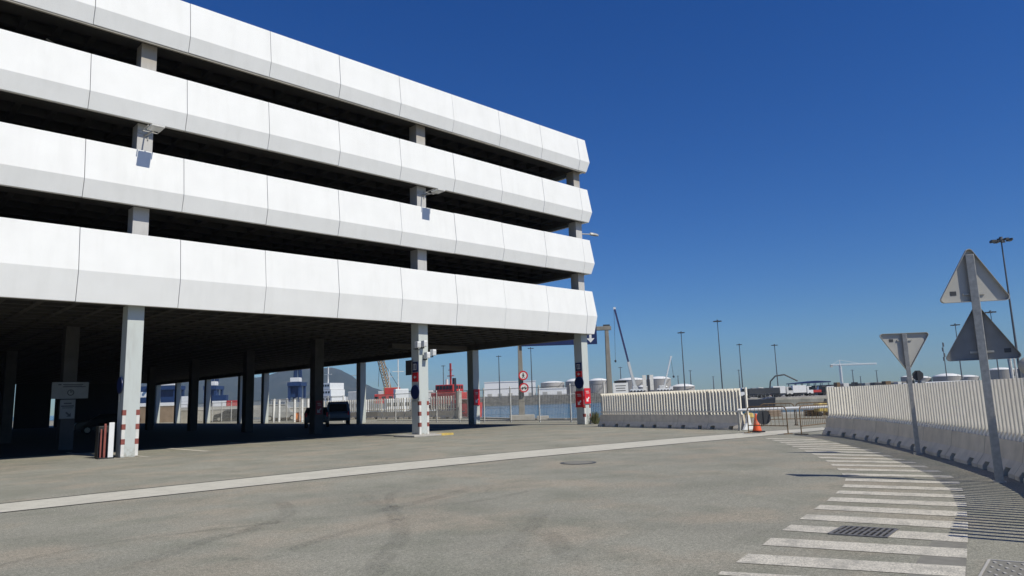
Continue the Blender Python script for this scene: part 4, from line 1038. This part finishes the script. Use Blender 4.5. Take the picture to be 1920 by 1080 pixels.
# ------------------------------------------------------------------ ships
def hull_mesh(L, W, H, sheer=.25):
    mb = MB(); rings = []
    for i in range(13):
        s = -1+2*i/12.; x = s*L/2; f = max(.04, 1-abs(s)**3.2) if s > 0 else max(.45, 1-abs(s)**5*.5)
        z = H*(1+sheer*s*s*(1 if s > 0 else .5)); w = W/2*f
        rings.append([(x-(.04*L if s > .9 else 0)*0, -w, z), (x, -w*.9, z*.4), (x, -w*.6, -1), (x, w*.6, -1), (x, w*.9, z*.4), (x, w, z)])
    mb.loft(rings); return mb
def tug():
    p = at(846, 765, 170)
    t = thing('tug_boat', 'bright red salvage tug with a stepped bridge and red mast beyond the quay fence', 'boat', (p.x, p.y, -2.5), -YAW+R(152))
    hull_mesh(15, 7, 3.4).done('hull', 'shipred', t)
    MB().box((.3, 0, 5.0), (7.2, 5.4, 2.6)).done('deckhouse', 'shipred', t, bevel=.12)
    br = MB().box((.4, 0, 7.2), (5.0, 4.6, 1.9)).done('bridge', 'shipred', t, bevel=.15)
    mb = MB()
    for i in range(5):
        for s in (-1, 1): mb.box((-1.5+.9*i, s*2.31, 7.5), (.65, .05, .75))
    for i in range(4):
        for s in (-1, 1): mb.box((.4+s*2.51, -1.5+1.0*i, 7.5), (.05, .7, .75))
    mb.done('window_row', 'glass', br)
    MB().bar((0, 0, 8.1), (0, 0, 13.2), .35, .35).bar((-.9, 0, 10.2), (.9, 0, 10.2), .2, .2).bar((-.6, 0, 11.6), (.6, 0, 11.6), .15, .15).done('mast', 'shipred', t)
    MB().tube((-1.9, 1.4, 6), (-1.9, 1.4, 9.6), .5, .45, 12).done('funnel', 'shipdark', t); MB().tube((2, -1.4, 8), (2, -1.4, 9.5), .35, .3, 12).done('vent', 'offwhite', t)
    MB().box((-5.2, 0, 4.1), (3.2, 4.4, 1.2)).done('winch', 'rust', t, bevel=.2)
    for s in (-1, 1): MB().path([(-7, s*3, 4.6), (-3.5, s*3.2, 4.7), (3.5, s*3.1, 5.0), (6.3, s*1.2, 5.4)], .06, 6).done('rail', 'offwhite', t)
    mb = MB()
    for i in range(7):
        for s in (-1, 1): mb.lathe([(.3, -.15), (.45, 0), (.3, .15)], (-5.5+1.6*i, s*3.5, 1.9), 12)
    mb.done('fenders', 'black', t)
tug()
def workboat(px, py, dep, label, L, rz, hullm, cabm, H=2.4, mast=True):
    p = at(px, py, dep); t = thing('work_boat', label, 'boat', (p.x, p.y, -2.5), rz)
    hull_mesh(L, L*.3, H).done('hull', hullm, t)
    c = MB().box((-L*.1, 0, H+1.3), (L*.34, L*.2, 2.4)).done('cabin', cabm, t, bevel=.1)
    MB().box((-L*.04, 0, H+3.3), (L*.2, L*.17, 1.6)).done('wheelhouse', cabm, t, bevel=.1)
    mb = MB()
    for i in range(4):
        for s in (-1, 1): mb.box((-L*.24+i*L*.09, s*L*.1005, H+1.6), (L*.05, .04, .6))
    mb.done('window_row', 'glass', c)
    if mast: MB().bar((-L*.08, 0, H+4), (-L*.08, 0, H+9), .16, .16).bar((-L*.08-1, 0, H+7), (-L*.08+1, 0, H+7), .1, .1).done('mast', 'offwhite', t)
    MB().path([(-L*.45, -L*.12, H+.9), (0, -L*.15, H+.8), (L*.4, -L*.06, H+1.4)], .05, 6).done('rail', 'offwhite', t)
workboat(757, 768, 120, 'white work boat with a square cabin left of the middle front column', 11, -YAW+R(20), 'white', 'white')
workboat(742, 768, 190, 'ship with a red deckhouse and white mast behind the white work boat', 20, -YAW+R(8), 'hull_grey', 'shipred', 4.2)
workboat(662, 772, 130, 'small white boat moored right of the parked van', 10, -YAW+R(160), 'white', 'offwhite')
workboat(806, 768, 180, 'dark hulled boat with a pale cabin between column and tug', 14, -YAW+R(10), 'shipdark', 'offwhite', 3.)
# big white ship
p = at(628, 755, 300); t = thing('white_ship', 'large white ship with a tall bridge block showing right of the dark inner column', 'ship', (p.x, p.y, -2.5), -YAW+R(60))
hull_mesh(60, 14, 5.5).done('hull', 'hull_grey', t)
for k, (w_, z_) in enumerate(((12, 6.5), (11, 9.3), (10, 12.))):
    b = MB().box((-4, 0, z_), (8, w_, 2.6)).done('superstructure_deck', 'white', t, bevel=.1)
    mb = MB()
    for i in range(7): mb.box((-8.02, -w_*.4+w_*.8*i/6, z_+.3), (.05, .9, .8))
    mb.done('window_row', 'glass', b)
MB().bar((-4, 0, 13), (-4, 0, 20), .4, .4).bar((-4, -2, 17), (-4, 2, 17), .25, .25).done('mast', 'offwhite', t)
# crane ship with ochre lattice boom
p = at(728, 770, 200); t = thing('crane_ship', 'crane barge with an ochre lattice boom leaning left above the quay', 'ship', (p.x, p.y, -2.5), -YAW)
hull_mesh(24, 9, 3.6).done('hull', 'shipdark', t)
MB().box((1, 0, 6.3), (4, 3.4, 4.6)).done('machine_house', 'lattice', t, bevel=.1); MB().box((-1.7, -1, 6.6), (1.6, 1.4, 2.2)).done('operator_cab', 'offwhite', t, bevel=.1)
tip = at(712, 668, 200); bz = (tip-p).dot(RGT)
mb = MB(); lattice(mb, (0, 0, 8), (bz, 0, tip.z+2.5), .62, 12, .2); mb.done('lattice_boom', 'lattice', t)
MB().tube((3, 0, 8.5), (bz, 0, tip.z+2.5), .07, n=6).tube((bz, 0, tip.z+2.5), (bz-.4, 0, 9), .06, n=6).done('rope', 'darkgrey', t)
# blue quay cranes and container stacks on the left basin quay
def quay_crane(px, ytop, dep, label, w=5., z0=3.):
    p = at(px, ytop, dep); H = p.z-z0; t = thing('quay_crane', label, 'crane', (p.x, p.y, z0), -YAW)
    for sx in (-1, 1):
        for y in (0, 8): MB().bar((sx*w/2, y, 0), (sx*w/2, y, 9), 1.1, 1.1).done('leg', 'blue', t)
    MB().box((0, 4, 9.5), (w+1.5, 10, 1.8)).done('portal_beam', 'blue', t)
    MB().box((0, 3, 6.0), (w*.9, 4, 5.6)).done('machine_house', 'blue', t, bevel=.1); MB().box((0, 2, 11.6), (w*.9, 4, 2.0)).done('cab', 'white', t, bevel=.1)
    mb = MB(); lattice(mb, (-1.0, 4, 12), (-.7, 4, H), .5, 7, .35); lattice(mb, (1.6, 4, 12), (1.0, 4, H), .5, 7, .35); mb.done('tower', 'blue', t)
    MB().bar((-2, -10, H-1), (2, 16, H+1), .9, .9).done('jib', 'blue', t)
quay_crane(553, 684, 345, 'blue quay crane with a white cab framed by the hill, beside the dark column')
quay_crane(396, 690, 360, 'blue quay crane half hidden by the pale columns at the left')
quay_crane(312, 700, 340, 'blue quay crane seen in the leftmost wide gap between columns', 9)
def containers(px0, px1, py0, dep, label, mtl, z0=3.):
    a, b = at(px0, py0, dep), at(px1, py0, dep); H = max(2.6, a.z-z0); w = (b-a).length
    t = thing('container_stack', label, 'containers', ((a.x+b.x)/2, (a.y+b.y)/2, z0), -YAW, 'container stacks on the left basin quay'); n = max(1, round(H/2.6))
    for i in range(n):
        mb = MB(); mb.box((0, 1.2, 1.3+2.6*i), (w, 2.4, 2.54))
        for k in range(int(w/.6)): mb.box((-w/2+.3+.6*k, -.02, 1.3+2.6*i), (.3, .06, 2.3))
        mb.done('container', mtl if (i+int(px0)) % 2 else ('white' if mtl == 'blue' else mtl), t)
for k, (a, b, y, m_, lab) in enumerate(((264, 278, 722, 'blue', 'blue and white container stack beside the left front column'), (298, 330, 742, 'blue', 'blue container stack low in the leftmost wide gap'),
      (340, 362, 746, 'white', 'white container row between two dark columns at the left'), (398, 424, 743, 'blue', 'blue container row under the hill, left half of the gap'), (425, 450, 746, 'shipred', 'red container row under the hill, right half of the gap'),
      (508, 538, 747, 'hull_grey', 'low grey container row left of the blue quay crane'), (565, 586, 745, 'hull_grey', 'grey container row right of the blue quay crane'), (640, 676, 744, 'offwhite', 'pale container row behind the small white boat'))):
    containers(a, b, y, 335, lab, m_)
# pale walls and parked cars in the sunlit yard beyond the garage
for k, (px0, px1, yt, mtl, lab) in enumerate(((262, 330, 762, 'brick', 'pale brown wall in the sunlit yard, leftmost gap'), (340, 460, 768, 'kerbstone', 'low grey wall in the sunlit yard left of the pale columns'), (505, 600, 765, 'kerbstone', 'low grey wall behind the orange barrier'))):
    a, b = at(px0, 783, 104+k*-8), at(px1, 783, 104+k*-8); zt = at((px0+px1)/2, yt, 104-8*k).z; w = (b-a).length
    t = thing('yard_wall', lab, 'wall', ((a.x+b.x)/2, (a.y+b.y)/2, 0), -YAW); MB().box((0, 0, zt/2), (w, .3, zt)).done('wall_face', mtl, t); MB().box((0, 0, zt+.04), (w, .4, .08)).done('coping', 'offwhite', t)
for k, (px, d, m_, lab) in enumerate(((415, 100, 'hull_grey', 'grey car parked in the sunlit yard between pale columns'), (435, 96, 'cardark', 'dark car parked in the sunlit yard right of the grey car'), (530, 88, 'hull_grey', 'grey van parked beyond the white fence left of the orange barrier'))):
    p = at(px, 780, d); make_car('parked_car', lab, 'car', (p.x, p.y, 0), -YAW+R(5+170*(k % 2)), m_, 4.3, 1.8, 1.5 if k < 2 else 2.0)
for k in range(5):
    p = at((513, 523, 552, 566, 577)[k], 790, (79, 80, 77, 77, 76)[k]); t = thing('fence_post', 'white post of the sunlit yard fence seen between pale columns', 'fence post', (p.x, p.y, 0), 0, 'white yard fence posts')
    MB().bar((0, 0, 0), (0, 0, 2.4), .2, .2).done('post', 'white', t); MB().box((0, 0, 2.43), (.26, .26, .06)).done('cap', 'white', t)

# ------------------------------------------------------------------ haze of the sea air
hm = bpy.data.materials.new('sea_haze'); hm.use_nodes = True; nt = hm.node_tree; nt.nodes.clear()
ov = nt.nodes.new('ShaderNodeOutputMaterial'); pv = nt.nodes.new('ShaderNodeVolumePrincipled')
pv.inputs['Color'].default_value = (.60, .78, 1, 1); pv.inputs['Density'].default_value = .00012
nt.links.new(pv.outputs[0], ov.inputs['Volume']); M['haze'] = hm
struct(MB().bb(-5000, 5000, -5000, 5000, -8, 210).done('haze', 'haze'), 'stuff')
